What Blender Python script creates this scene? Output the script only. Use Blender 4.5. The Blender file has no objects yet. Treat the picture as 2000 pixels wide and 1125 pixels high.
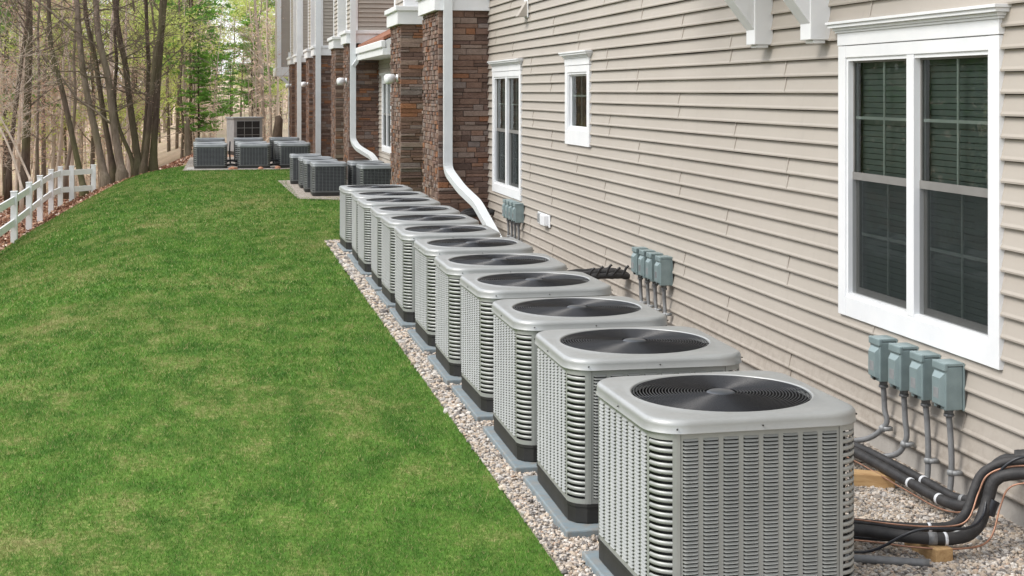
import bpy, bmesh, math, random
import numpy as np
from mathutils import Vector, Matrix, Euler
from mathutils import noise as mnoise
R = math.radians
rnd = random.Random(7)
SC = bpy.context.scene
COL = SC.collection

# ------------------------------------------------------------------ camera
cam_d = bpy.data.cameras.new("camera")
cam = bpy.data.objects.new("camera", cam_d)
COL.objects.link(cam)
SC.camera = cam
cam_d.sensor_width = 36.0
cam_d.lens = 50.4
cam_d.shift_y = -0.192
cam_d.clip_start = 0.1
cam_d.clip_end = 2000
CAMH = 2.22
YAW = math.atan(575 / 2800)
cam.location = (0, 0, CAMH)
cam.rotation_euler = (R(90), 0, -YAW)

# ------------------------------------------------------------------ sky, sun, exposure
SUN_EL, SUN_AZ = R(50), R(-99)          # from the left, a little ahead of the camera
w = bpy.data.worlds.new("World")
SC.world = w
w.use_nodes = True
nt = w.node_tree
bg = nt.nodes['Background']
sky = nt.nodes.new('ShaderNodeTexSky')
sky.sky_type = 'NISHITA'
sky.sun_disc = False
sky.sun_elevation = SUN_EL
sky.sun_rotation = SUN_AZ
sky.dust_density = 4.0
sky.air_density = 1.0
mixs = nt.nodes.new('ShaderNodeMix')
mixs.data_type = 'RGBA'
mixs.inputs['Factor'].default_value = 0.72
nt.links.new(sky.outputs[0], mixs.inputs['A'])
mixs.inputs['B'].default_value = (10.2, 10.5, 11.0, 1)     # the bright cloud cover
nt.links.new(mixs.outputs['Result'], bg.inputs['Color'])
bg.inputs['Strength'].default_value = 0.12
sun_d = bpy.data.lights.new("sun", 'SUN')
sun = bpy.data.objects.new("sun", sun_d)
COL.objects.link(sun)
sun_d.energy = 1.7
sun_d.angle = R(24)
sun_d.color = (1.0, 0.965, 0.92)
sdir = Vector((math.sin(SUN_AZ) * math.cos(SUN_EL), math.cos(SUN_AZ) * math.cos(SUN_EL), math.sin(SUN_EL)))
sun.rotation_euler = sdir.to_track_quat('Z', 'Y').to_euler()
SC.view_settings.view_transform = 'Standard'
SC.view_settings.look = 'None'
SC.view_settings.exposure = 0.66
SC.view_settings.gamma = 1.0


# ------------------------------------------------------------------ node helpers
class NT:
    def __init__(s, name):
        s.m = bpy.data.materials.new(name)
        s.m.use_nodes = True
        s.t = s.m.node_tree
        s.b = s.t.nodes['Principled BSDF']
        s.out = s.t.nodes['Material Output']

    def n(s, typ, **kw):
        x = s.t.nodes.new('ShaderNode' + typ)
        for k, v in kw.items():
            if k.startswith('_'):
                x.inputs[k[1:].replace('_', ' ')].default_value = v
            else:
                setattr(x, k, v)
        return x

    def l(s, a, b):
        s.t.links.new(a, b)

    def coord(s, kind='Object'):
        return s.n('TexCoord').outputs[kind]

    def pos(s):
        return s.n('NewGeometry').outputs['Position']

    def noise(s, vec, scale, detail=4, rough=.55, dist=0.0):
        x = s.n('TexNoise')
        x.inputs['Scale'].default_value = scale
        x.inputs['Detail'].default_value = detail
        x.inputs['Roughness'].default_value = rough
        x.inputs['Distortion'].default_value = dist
        s.l(vec, x.inputs['Vector'])
        return x.outputs['Fac']

    def ramp(s, fac, stops, interp='LINEAR'):
        x = s.n('ValToRGB')
        x.color_ramp.interpolation = interp
        e = x.color_ramp.elements
        while len(e) < len(stops):
            e.new(0.5)
        for i, (p, c) in enumerate(stops):
            e[i].position = p
            e[i].color = (c[0], c[1], c[2], 1) if len(c) == 3 else c
        s.l(fac, x.inputs['Fac'])
        return x.outputs['Color']

    def mix(s, f, a, b, mode='MIX'):
        x = s.n('Mix', data_type='RGBA', blend_type=mode)
        for sock, v in (('Factor', f), ('A', a), ('B', b)):
            if isinstance(v, (int, float)):
                x.inputs[sock].default_value = v
            elif isinstance(v, tuple):
                x.inputs[sock].default_value = (v[0], v[1], v[2], 1)
            else:
                s.l(v, x.inputs[sock])
        return x.outputs['Result']

    def math(s, op, a, b=0.0, clamp=False):
        x = s.n('Math', operation=op, use_clamp=clamp)
        for i, v in enumerate((a, b)):
            if isinstance(v, (int, float)):
                x.inputs[i].default_value = v
            else:
                s.l(v, x.inputs[i])
        return x.outputs[0]

    def scale(s, vec, v):
        x = s.n('Mapping')
        x.inputs['Scale'].default_value = v
        s.l(vec, x.inputs['Vector'])
        return x.outputs[0]

    def bump(s, h, strength=.3, dist=.01):
        x = s.n('Bump')
        x.inputs['Strength'].default_value = strength
        x.inputs['Distance'].default_value = dist
        s.l(h, x.inputs['Height'])
        s.l(x.outputs[0], s.b.inputs['Normal'])

    def color(s, c):
        if isinstance(c, tuple):
            s.b.inputs['Base Color'].default_value = (c[0], c[1], c[2], 1)
        else:
            s.l(c, s.b.inputs['Base Color'])

    def set(s, rough=.6, metal=0.0, spec=.5):
        if isinstance(rough, (int, float)):
            s.b.inputs['Roughness'].default_value = rough
        else:
            s.l(rough, s.b.inputs['Roughness'])
        s.b.inputs['Metallic'].default_value = metal
        s.b.inputs['Specular IOR Level'].default_value = spec
        return s.m


def simple(name, c, rough=.6, metal=0.0, var=.12, sc=6.0, spec=.5, bump=0.0, bsc=80):
    t = NT(name)
    p = t.coord('Object')
    n = t.noise(p, sc, 5)
    lo = tuple(v * (1 - var) for v in c)
    hi = tuple(min(1, v * (1 + var)) for v in c)
    t.color(t.ramp(n, [(.3, lo), (.7, hi)]))
    if bump:
        t.bump(t.noise(p, bsc, 3), bump, .004)
    return t.set(rough, metal, spec)


M = {}


def make_materials():
    # painted steel of the units
    t = NT('painted_steel')
    p = t.coord('Object')
    oi = t.n('ObjectInfo').outputs['Random']
    n = t.noise(p, 5, 6)
    n2 = t.noise(p, 60, 3)
    c = t.ramp(n, [(.3, (.32, .33, .318)), (.7, (.38, .39, .375))])
    c = t.mix(t.math('MULTIPLY', oi, .12), c, (.25, .26, .255))
    c = t.mix(t.ramp(n2, [(.62, (0, 0, 0)), (.8, (.25, .25, .25))]), c, (.25, .22, .18))
    t.color(c)
    t.l(t.ramp(n, [(.3, (.34, .34, .34)), (.7, (.46, .46, .46))]), t.b.inputs['Roughness'])
    t.b.inputs['Metallic'].default_value = .25
    t.bump(t.noise(p, 9, 2), .08, .004)
    M['steel'] = t.m
    # pearly moulded top of the units
    t = NT('cover_paint')
    p = t.coord('Object')
    n = t.noise(p, 3.5, 6)
    c = t.ramp(n, [(.3, (.33, .34, .335)), (.7, (.39, .40, .395))])
    c = t.mix(t.ramp(t.noise(p, 26, 6, .7), [(.58, (0, 0, 0)), (.78, (.4, .4, .4))]), c, (.28, .27, .24))
    t.color(c)
    t.l(t.ramp(t.noise(p, 12, 4), [(.3, (.33, .33, .33)), (.7, (.47, .47, .47))]), t.b.inputs['Roughness'])
    t.b.inputs['Metallic'].default_value = .35
    t.bump(t.noise(p, 5, 2), .1, .006)
    M['cover'] = t.m
    M['dark_steel'] = simple('dark_painted_steel', (.155, .163, .162), .5, .1, .15)
    M['dark_louvre'] = simple('dark_louvre_tone', (.056, .061, .063), .5, .1, .15)  # louvres darker than the ribs so the columns stand out
    M['dark_cover'] = simple('dark_cover_paint', (.24, .255, .265), .4, .2, .1)
    # finned coil behind the louvres
    t = NT('coil_fins')
    p = t.coord('Object')
    n = t.noise(p, 40, 3)
    t.color(t.ramp(n, [(.3, (.012, .012, .013)), (.7, (.032, .032, .034))]))
    M['coil'] = t.set(.6, .3)
    M['shroud'] = simple('shroud_black', (.007, .007, .008), .8)
    M['black'] = simple('black_plastic', (.022, .021, .020), .55, 0, .25, 9, bump=.2)
    M['wire'] = simple('black_wire', (.012, .014, .019), .33, 0, .1, spec=.5)
    M['blade'] = simple('fan_blade', (.012, .012, .014), .6, .0, .2)
    M['motor'] = simple('motor_cap', (.07, .078, .09), .35, .3, .15)
    M['screw'] = simple('screw', (.06, .06, .055), .4, .7, .1)
    t = NT('pad_plastic')
    p = t.coord('Object')
    c = t.ramp(t.noise(p, 7, 6, .65), [(.3, (.15, .195, .22)), (.7, (.22, .27, .295))])
    c = t.mix(t.ramp(t.noise(p, 22, 5, .7), [(.44, (0, 0, 0)), (.7, (.8, .8, .8))]), c, (.24, .22, .19))
    t.color(c)
    t.bump(t.noise(p, 120, 3), .3, .003)
    M['pad'] = t.set(.75)
    M['box'] = simple('box_paint', (.22, .285, .29), .38, .15, .12, 12)
    M['conduit'] = simple('grey_conduit', (.17, .175, .18), .5, 0, .2, 20)
    M['conduit_fit'] = simple('conduit_fitting', (.27, .28, .285), .45, .1, .2, 20)
    t = NT('pipe_foam')
    p = t.coord('Object')
    t.color(t.ramp(t.noise(p, 14, 5), [(.3, (.016, .016, .017)), (.72, (.04, .038, .038))]))
    t.bump(t.noise(p, 60, 4), .5, .004)
    M['foam'] = t.set(.62)
    M['copper'] = simple('copper_line', (.32, .17, .11), .4, .4, .3, 30)
    M['tie'] = simple('white_tie', (.65, .67, .7), .4, 0, .08)
    # timber blocks
    t = NT('timber')
    p = t.coord('Object')
    n = t.noise(t.scale(p, (30, 3, 30)), 1.5, 5, .6, .6)
    c = t.ramp(n, [(.3, (.33, .19, .08)), (.6, (.5, .33, .16)), (.75, (.3, .17, .07))])
    t.color(c)
    t.bump(n, .3, .003)
    M['timber'] = t.set(.8)
    # vinyl siding
    t = NT('vinyl_siding')
    p = t.pos()
    n = t.noise(p, .7, 4)
    n2 = t.noise(t.scale(p, (1, .25, 6)), 2.0, 4)
    grain = t.noise(t.scale(p, (1, 2.5, 60)), 6, 3)
    c = t.ramp(n, [(.3, (.38, .346, .302)), (.7, (.42, .385, .34))])
    c = t.mix(t.ramp(n2, [(.45, (0, 0, 0)), (.8, (.35, .35, .35))]), c, (.355, .315, .27))
    at = t.n('Attribute', attribute_name='tone').outputs['Fac']
    c = t.mix(t.math('MULTIPLY', at, .16), c, (.31, .265, .225))
    sz = t.n('SeparateXYZ')
    t.l(p, sz.inputs[0])
    low = t.math('SUBTRACT', 1.0, t.math('DIVIDE', sz.outputs['Z'], .55), True)
    spl = t.ramp(t.noise(p, 14, 8, .8), [(.45, (0, 0, 0)), (.62, (1, 1, 1))])
    c = t.mix(t.math('MULTIPLY', t.math('MULTIPLY', spl, low), .8), c, (.22, .185, .15))
    stk = t.ramp(t.noise(t.scale(p, (4, 4, .22)), 3.2, 6, .75), [(.56, (0, 0, 0)), (.74, (.28, .28, .28))])
    c = t.mix(stk, c, (.27, .245, .215))
    t.color(c)
    t.bump(grain, .1, .002)
    M['siding'] = t.set(.55, 0, .35)
    t = NT('white_trim')
    p = t.pos()
    n = t.noise(p, 3, 6, .6)
    c = t.ramp(n, [(.3, (.72, .74, .76)), (.7, (.8, .81, .815))])
    c = t.mix(t.ramp(t.noise(t.scale(p, (3, 3, .4)), 5, 6, .7), [(.6, (0, 0, 0)), (.85, (.35, .35, .35))]), c, (.5, .5, .47))
    t.color(c)
    M['white'] = t.set(.45)
    M['spout'] = simple('white_aluminium', (.66, .69, .70), .4, 0, .05, 3)
    M['sash'] = simple('window_sash', (.2, .195, .185), .5, 0, .1)
    M['muntin'] = simple('glazing_bar', (.5, .53, .5), .5, 0, .1)
    # window panes
    t = NT('window_glass')
    gl = t.n('BsdfGlossy')
    gl.inputs['Roughness'].default_value = .02
    gl.inputs['Color'].default_value = (.9, .93, .93, 1)
    tr = t.n('BsdfTransparent')
    tr.inputs['Color'].default_value = (.78, .84, .82, 1)
    fr = t.n('Fresnel')
    fr.inputs['IOR'].default_value = 1.42
    mx = t.n('MixShader')
    wn = t.noise(t.pos(), 3.5, 2)
    bp = t.n('Bump')
    bp.inputs['Strength'].default_value = .06
    bp.inputs['Distance'].default_value = .05
    t.l(wn, bp.inputs['Height'])
    t.l(bp.outputs[0], gl.inputs['Normal'])
    t.l(t.math('ADD', fr.outputs[0], .02, True), mx.inputs[0])
    t.l(tr.outputs[0], mx.inputs[1])
    t.l(gl.outputs[0], mx.inputs[2])
    t.l(mx.outputs[0], t.out.inputs['Surface'])
    M['glass'] = t.m
    # insect screen: fine grey mesh, half open
    t = NT('insect_screen')
    di = t.n('BsdfDiffuse')
    di.inputs['Color'].default_value = (.035, .042, .042, 1)
    tr = t.n('BsdfTransparent')
    mx = t.n('MixShader')
    mx.inputs[0].default_value = .5
    t.l(di.outputs[0], mx.inputs[1])
    t.l(tr.outputs[0], mx.inputs[2])
    t.l(mx.outputs[0], t.out.inputs['Surface'])
    M['screen'] = t.m
    M['room'] = simple('dark_room', (.22, .25, .23), .9)
    M['blind'] = simple('window_blind', (.15, .18, .165), .7, 0, .08)
    # concrete foundation
    t = NT('concrete')
    p = t.pos()
    n = t.noise(p, 2.2, 8, .65)
    c = t.ramp(n, [(.3, (.30, .285, .265)), (.7, (.45, .43, .40))])
    c = t.mix(t.ramp(t.noise(p, 40, 4, .7), [(.62, (0, 0, 0)), (.72, (.7, .7, .7))]), c, (.2, .18, .16))
    t.color(c)
    t.bump(t.noise(p, 50, 4), .5, .004)
    M['concrete'] = t.set(.9)
    # stone veneer, hue per stone
    t = NT('ledge_stone')
    p = t.pos()
    at = t.n('Attribute', attribute_name='tone').outputs['Fac']
    c = t.ramp(at, [(0, (.12, .082, .068)), (.2, (.19, .125, .098)), (.36, (.245, .155, .115)),
                    (.52, (.165, .108, .09)), (.66, (.28, .205, .165)), (.80, (.225, .19, .175)), (.88, (.31, .235, .19)),
                    (.93, (.26, .125, .072)), (.98, (.33, .16, .085)), (1, (.22, .11, .07))])
    n = t.noise(p, 16, 6, .7)
    c = t.mix(t.ramp(n, [(.3, (.0, .0, .0)), (.75, (.6, .6, .6))]), c, t.mix(1.0, c, (.55, .5, .48), 'MULTIPLY'))
    t.color(c)
    t.bump(t.noise(p, 26, 6, .65), .9, .02)
    M['stone'] = t.set(.9, 0, .25)
    M['mortar'] = simple('mortar', (.05, .04, .035), .95)
    # porch shingles
    t = NT('shingle')
    p = t.pos()
    b = t.n('TexBrick')
    b.inputs['Scale'].default_value = 4
    b.inputs['Color1'].default_value = (.33, .12, .065, 1)
    b.inputs['Color2'].default_value = (.22, .085, .05, 1)
    b.inputs['Mortar'].default_value = (.1, .05, .03, 1)
    t.l(t.scale(p, (1, 1, 1)), b.inputs['Vector'])
    t.color(t.mix(.3, b.outputs['Color'], t.ramp(t.noise(p, 60, 3), [(.3, (.1, .05, .03)), (.7, (.4, .2, .12))])))
    M['shingle'] = t.set(.9)
    # lawn soil + thatch under the blades
    t = NT('lawn_ground')
    grass_colour(t, base=True)
    M['lawn'] = t.set(.95, 0, .1)
    t = NT('grass_blades')
    grass_colour(t, base=False)
    c = t.b.inputs['Base Color'].links[0].from_socket
    tl = t.n('BsdfTranslucent')
    t.l(c, tl.inputs['Color'])
    mx = t.n('MixShader')
    mx.inputs[0].default_value = .35
    t.l(t.b.outputs[0], mx.inputs[1])
    t.l(tl.outputs[0], mx.inputs[2])
    t.l(mx.outputs[0], t.out.inputs['Surface'])
    M['blades'] = t.set(.6, 0, .25)
    # leaf litter
    t = NT('leaf_litter')
    p = t.pos()
    c = t.ramp(t.noise(p, .35, 5, .6), [(.3, (.22, .12, .085)), (.5, (.36, .24, .17)), (.7, (.52, .42, .33))])
    c2 = t.ramp(t.noise(p, 3.2, 8, .85), [(.36, (.07, .04, .03)), (.48, (.30, .17, .115)), (.6, (.55, .36, .26)), (.7, (.75, .62, .5))])
    c = t.mix(.62, c, c2)
    c = t.mix(t.ramp(t.noise(p, .16, 4, .6), [(.5, (0, 0, 0)), (.66, (.75, .75, .75))]), c, (.27, .30, .085))
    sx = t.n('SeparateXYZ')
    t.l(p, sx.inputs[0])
    far_lit = t.math('DIVIDE', t.math('SUBTRACT', sx.outputs['Y'], 50.0), 25.0, True)
    c = t.mix(t.math('MULTIPLY', far_lit, .6), c, (.66, .56, .44))  # distant litter paled: sunlight on the wood floor painted into its colour
    t.color(c)
    t.bump(t.noise(p, 14, 5, .7), .8, .05)
    M['litter'] = t.set(.95, 0, .1)
    t = NT('dry_leaves')
    at = t.n('Attribute', attribute_name='tone').outputs['Fac']
    t.color(t.ramp(at, [(0, (.09, .045, .03)), (.35, (.22, .10, .065)), (.6, (.36, .19, .12)), (.85, (.52, .34, .24)), (1, (.75, .65, .55))]))
    M['leaves'] = t.set(.8, 0, .2)
    # gravel
    t = NT('gravel_bed')
    p = t.pos()
    v = t.n('TexVoronoi', feature='F1')
    v.inputs['Scale'].default_value = 48
    t.l(p, v.inputs['Vector'])
    sep = t.n('SeparateColor')
    t.l(v.outputs['Color'], sep.inputs[0])
    c = t.ramp(sep.outputs[0], [(0, (.16, .14, .12)), (.25, (.36, .30, .24)), (.5, (.5, .44, .37)), (.75, (.40, .38, .36)), (1, (.58, .53, .47))])
    c = t.mix(t.ramp(v.outputs['Distance'], [(.3, (0, 0, 0)), (.75, (.85, .85, .85))]), c, (.13, .10, .075))
    t.color(c)
    t.bump(v.outputs['Distance'], -1.0, .02)
    M['gravel_bed'] = t.set(.9)
    t = NT('gravel_stone')
    at = t.n('Attribute', attribute_name='tone').outputs['Fac']
    c = t.ramp(at, [(0, (.13, .12, .115)), (.2, (.27, .25, .23)), (.38, (.46, .37, .28)), (.56, (.58, .50, .41)),
                    (.75, (.42, .40, .38)), (.93, (.66, .62, .56)), (1, (.45, .31, .22))])
    c = t.mix(t.ramp(t.noise(t.pos(), 180, 4), [(.4, (0, 0, 0)), (.7, (.35, .35, .35))]), c, (.26, .22, .19))
    t.color(c)
    M['gravel'] = t.set(.85, 0, .3)
    # bark
    def bark(name, a, b, moss=.0):
        t = NT(name)
        p = t.pos()
        n = t.noise(t.scale(p, (6, 6, 1.0)), 2.2, 6, .7)
        c = t.ramp(n, [(.3, a), (.7, b)])
        if moss:
            c = t.mix(t.ramp(t.noise(p, .5, 3), [(.45, (0, 0, 0)), (.65, (moss, moss, moss))]), c, (.11, .12, .045))
        t.color(c)
        t.bump(n, .8, .03)
        return t.set(.95, 0, .15)
    M['bark'] = bark('bark_brown', (.05, .036, .028), (.14, .105, .08), .5)
    M['bark_pale'] = bark('bark_pale', (.40, .32, .26), (.68, .58, .49), .1)
    M['bark_mid'] = bark('bark_mid', (.11, .085, .065), (.25, .20, .16), .3)

    def leaf(name, a, b, d):
        t = NT(name)
        p = t.pos()
        wn = t.n('TexWhiteNoise', noise_dimensions='3D')
        t.l(t.coord('Object'), wn.inputs['Vector'])
        c = t.ramp(t.noise(p, 1.1, 4, .7), [(.3, a), (.52, b), (.72, d)])
        t.color(c)
        t.b.inputs['Subsurface Weight'].default_value = 0
        # thin leaves let some light through
        tl = t.n('BsdfTranslucent')
        t.l(c, tl.inputs['Color'])
        mx = t.n('MixShader')
        mx.inputs[0].default_value = .4
        t.l(t.b.outputs[0], mx.inputs[1])
        t.l(tl.outputs[0], mx.inputs[2])
        t.l(mx.outputs[0], t.out.inputs['Surface'])
        return t.set(.7, 0, .2)
    M['needles'] = leaf('pine_needles', (.10, .22, .05), (.20, .42, .08), (.40, .60, .14))
    M['thicket'] = leaf('thicket_leaves', (.17, .21, .12), (.22, .27, .15), (.28, .32, .19))
    M['young'] = leaf('young_leaves', (.42, .52, .12), (.60, .68, .20), (.76, .74, .38))
    M['buds'] = leaf('red_buds', (.42, .25, .18), (.60, .40, .30), (.72, .56, .44))
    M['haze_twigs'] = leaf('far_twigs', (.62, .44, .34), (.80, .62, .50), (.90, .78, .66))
    M['brick_red'] = simple('terracotta', (.4, .2, .12), .8)
    M['rock'] = simple('pale_rock', (.6, .56, .5), .9, 0, .2, 4, bump=.6, bsc=12)


def grass_colour(t, base):
    p = t.pos()
    q = t.scale(p, (1, .55, 1))
    big = t.noise(q, .5, 5, .62, .4)
    mid = t.noise(q, 2.8, 6, .68, .3)
    fine = t.noise(p, 30 if base else 55, 4, .7)
    c = t.ramp(mid, [(.38, (.050, .155, .018)), (.5, (.086, .218, .028)), (.62, (.135, .28, .044))])
    spk = t.noise(q, 9.5, 7, .82, .2)
    dry = t.math('ADD', t.math('MULTIPLY', big, .34), t.math('MULTIPLY', mid, .30))
    dry = t.math('ADD', dry, t.math('MULTIPLY', spk, .36))
    dry = t.math('ADD', dry, t.math('MULTIPLY', t.math('SUBTRACT', fine, .5), .30))
    f = t.ramp(dry, [(.488, (0, 0, 0)), (.56, (.66, .66, .66))])
    c = t.mix(f, c, (.20, .27, .065))
    f2 = t.ramp(dry, [(.53, (0, 0, 0)), (.60, (.7, .7, .7))])
    c = t.mix(f2, c, (.40, .34, .17))
    # dead blades and thatch
    if base:
        c = t.mix(t.ramp(fine, [(.35, (.8, .8, .8)), (.65, (.15, .15, .15))]), c, (.07, .10, .025))
    else:
        at = t.n('Attribute', attribute_name='tone').outputs['Fac']
        c = t.mix(t.ramp(at, [(0, (.55, .55, .55)), (.4, (0, 0, 0))]), c, (.03, .085, .01))
        c = t.mix(t.ramp(at, [(.72, (0, 0, 0)), (1, (.75, .75, .75))]), c, (.36, .36, .13))
        c = t.mix(t.ramp(at, [(.91, (0, 0, 0)), (.915, (.75, .75, .75))], 'CONSTANT'), c, (.50, .42, .22))
    t.color(c)


# ------------------------------------------------------------------ mesh helpers
class MB:
    def __init__(s):
        s.v, s.f, s.mi, s.t, s.sm = [], [], [], [], []
        s.cur, s.tone, s.smooth = 0, 0.5, False

    def add(s, vs, fs):
        o = len(s.v)
        s.v.extend(vs)
        for f in fs:
            s.f.append(tuple(i + o for i in f))
            s.mi.append(s.cur)
            s.t.append(s.tone)
            s.sm.append(s.smooth)

    def box(s, x0, x1, y0, y1, z0, z1):
        vs = [(x, y, z) for z in (z0, z1) for y in (y0, y1) for x in (x0, x1)]
        s.add(vs, [(0, 2, 3, 1), (4, 5, 7, 6), (0, 1, 5, 4), (2, 6, 7, 3), (0, 4, 6, 2), (1, 3, 7, 5)])

    def bbox(s, x0, x1, y0, y1, z0, z1, b=.004):
        """box with chamfered edges"""
        bm = bmesh.new()
        bmesh.ops.create_cube(bm, size=1)
        for v in bm.verts:
            v.co = Vector(((x0 + x1) / 2 + v.co.x * (x1 - x0), (y0 + y1) / 2 + v.co.y * (y1 - y0), (z0 + z1) / 2 + v.co.z * (z1 - z0)))
        bmesh.ops.bevel(bm, geom=bm.edges[:], offset=b, segments=2, affect='EDGES', profile=.5)
        bm.verts.index_update()
        s.add([tuple(v.co) for v in bm.verts], [tuple(v.index for v in f.verts) for f in bm.faces])
        bm.free()

    def tube(s, pts, rad, n=8, caps=True):
        pts = [Vector(p) for p in pts]
        if isinstance(rad, (int, float)):
            rad = [rad] * len(pts)
        rings = []
        up = None
        for i, p in enumerate(pts):
            a = pts[max(0, i - 1)]
            b = pts[min(len(pts) - 1, i + 1)]
            d = (b - a).normalized()
            if up is None:
                up = Vector((0, 0, 1)) if abs(d.z) < .9 else Vector((1, 0, 0))
            u = d.cross(up)
            if u.length < 1e-6:
                u = d.cross(Vector((0, 1, 0)))
            u.normalize()
            v = u.cross(d).normalized()
            up = v
            rings.append([tuple(p + (u * math.cos(2 * math.pi * k / n) + v * math.sin(2 * math.pi * k / n)) * rad[i]) for k in range(n)])
        vs = [q for r in rings for q in r]
        fs = []
        for i in range(len(pts) - 1):
            for k in range(n):
                k2 = (k + 1) % n
                fs.append((i * n + k, i * n + k2, (i + 1) * n + k2, (i + 1) * n + k))
        if caps:
            fs.append(tuple(range(n))[::-1])
            fs.append(tuple((len(pts) - 1) * n + k for k in range(n)))
        s.add(vs, fs)

    def obox(s, p0, p1, wx, wy):
        """rectangular-section bar from p0 to p1, wx wide across and wy deep"""
        p0, p1 = Vector(p0), Vector(p1)
        d = (p1 - p0).normalized()
        up = Vector((0, 1, 0)) if abs(d.y) < .9 else Vector((1, 0, 0))
        u = d.cross(up).normalized() * wx / 2
        v = d.cross(u).normalized() * wy / 2
        vs = [tuple(p + a * u + b * v) for p in (p0, p1) for a, b in ((-1, -1), (1, -1), (1, 1), (-1, 1))]
        s.add(vs, [(0, 1, 2, 3), (7, 6, 5, 4), (0, 4, 5, 1), (1, 5, 6, 2), (2, 6, 7, 3), (3, 7, 4, 0)])

    def lathe(s, prof, n=24, c=(0, 0, 0)):
        vs, fs = [], []
        for r, z in prof:
            for k in range(n):
                a = 2 * math.pi * k / n
                vs.append((c[0] + r * math.cos(a), c[1] + r * math.sin(a), c[2] + z))
        for i in range(len(prof) - 1):
            for k in range(n):
                k2 = (k + 1) % n
                fs.append((i * n + k, i * n + k2, (i + 1) * n + k2, (i + 1) * n + k))
        s.add(vs, fs)

    def build(s, name, mat, parent=None, loc=None, smooth=None):
        me = bpy.data.meshes.new(name)
        me.from_pydata(s.v, [], s.f)
        mats = mat if isinstance(mat, (list, tuple)) else [mat]
        for m in mats:
            me.materials.append(m)
        if len(mats) > 1:
            me.polygons.foreach_set('material_index', s.mi)
        sm = s.sm if smooth is None else [smooth] * len(s.f)
        me.polygons.foreach_set('use_smooth', sm)
        if any(x != .5 for x in s.t):
            a = me.attributes.new('tone', 'FLOAT', 'FACE')
            a.data.foreach_set('value', s.t)
        me.update()
        o = bpy.data.objects.new(name, me)
        COL.objects.link(o)
        if parent:
            o.parent = parent
        if loc is not None:
            o.location = loc
        return o


def fixn(o):
    bm = bmesh.new()
    bm.from_mesh(o.data)
    bmesh.ops.recalc_face_normals(bm, faces=bm.faces[:])
    bm.to_mesh(o.data)
    bm.free()
    return o


def tag(o, label=None, cat=None, group=None, kind=None):
    if label:
        o['label'] = label
    if cat:
        o['category'] = cat
    if group:
        o['group'] = group
    if kind:
        o['kind'] = kind
    return o


def thing(name, label, cat, loc=(0, 0, 0), rz=0.0, group=None):
    o = bpy.data.objects.new(name, None)
    o.empty_display_size = .1
    COL.objects.link(o)
    o.location = loc
    o.rotation_euler = (0, 0, rz)
    return tag(o, label, cat, group)


def copy_tree(o, parent=None):
    c = o.copy()
    COL.objects.link(c)
    if parent:
        c.parent = parent
    for ch in [k for k in o.children]:
        copy_tree(ch, c)
    return c


def smooth_pts(pts, n=6):
    """Catmull-Rom through pts"""
    P = [Vector(p) for p in pts]
    P = [P[0] * 2 - P[1]] + P + [P[-1] * 2 - P[-2]]
    out = []
    for i in range(1, len(P) - 2):
        for k in range(n):
            t = k / n
            a, b, c, d = P[i - 1], P[i], P[i + 1], P[i + 2]
            out.append(.5 * ((2 * b) + (-a + c) * t + (2 * a - 5 * b + 4 * c - d) * t * t + (-a + 3 * b - 3 * c + d) * t ** 3))
    out.append(P[-2])
    return out


def sm(e0, e1, x):
    t = min(1, max(0, (x - e0) / (e1 - e0)))
    return t * t * (3 - 2 * t)


def terrain(X, Y):
    s = max(0.0, -X - .75)
    z = -.086 * s * s if s < 2.5 else -.5375 - .43 * (s - 2.5)
    z = max(z, -1.25 - .02 * max(0, s - 4.3))
    if s > 3.0:
        z -= .02 * math.sin(X * 1.3 + Y * .7)
    if Y > 41.5 and X < -.2:
        z -= .5 * sm(41.5, 50, Y) * sm(-.2, -2.5, X)
    z -= .25 * sm(52, 62, Y)
    if Y > 62:
        z += 4.8 * sm(62, 190, Y)
    if X < -12:
        z += .012 * (-12 - X) ** 1.3
    return z


make_materials()

# ------------------------------------------------------------------ ground
def grid_sheet(name, xs, ys, zf, mat, kind='structure'):
    b = MB()
    nx, ny = len(xs), len(ys)
    vs = [(x, y, zf(x, y)) for y in ys for x in xs]
    fs = [(j * nx + i, j * nx + i + 1, (j + 1) * nx + i + 1, (j + 1) * nx + i) for j in range(ny - 1) for i in range(nx - 1)]
    b.smooth = True
    b.add(vs, fs)
    o = b.build(name, mat)
    return tag(o, kind=kind)


xs = [-300, -200, -140, -100, -70, -50, -38] + [-30 + i * 1.0 for i in range(60)] + [30, 40, 60, 100, 180, 300]
ys = [-60, -30, -12] + [-4 + i * 1.5 for i in range(60)] + [90, 100, 110, 120, 135, 150, 170, 200, 240, 300, 400]
grid_sheet('ground', xs, ys, lambda x, y: terrain(x, y) - .05, M['litter'])


def lawn_left(Y):
    """left edge of the mown lawn"""
    if Y < 26:
        return -4.45
    pts = [(26, -4.45), (29, -4.25), (31.5, -4.12), (34, -3.9), (36.5, -3.55), (38.5, -3.15), (40.5, -2.75), (42.2, -2.35), (43.6, -1.7), (44.6, -.9)]
    for (a, xa), (b_, xb) in zip(pts, pts[1:]):
        if Y <= b_:
            return xa + (xb - xa) * (Y - a) / (b_ - a)
    return -.9


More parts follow.
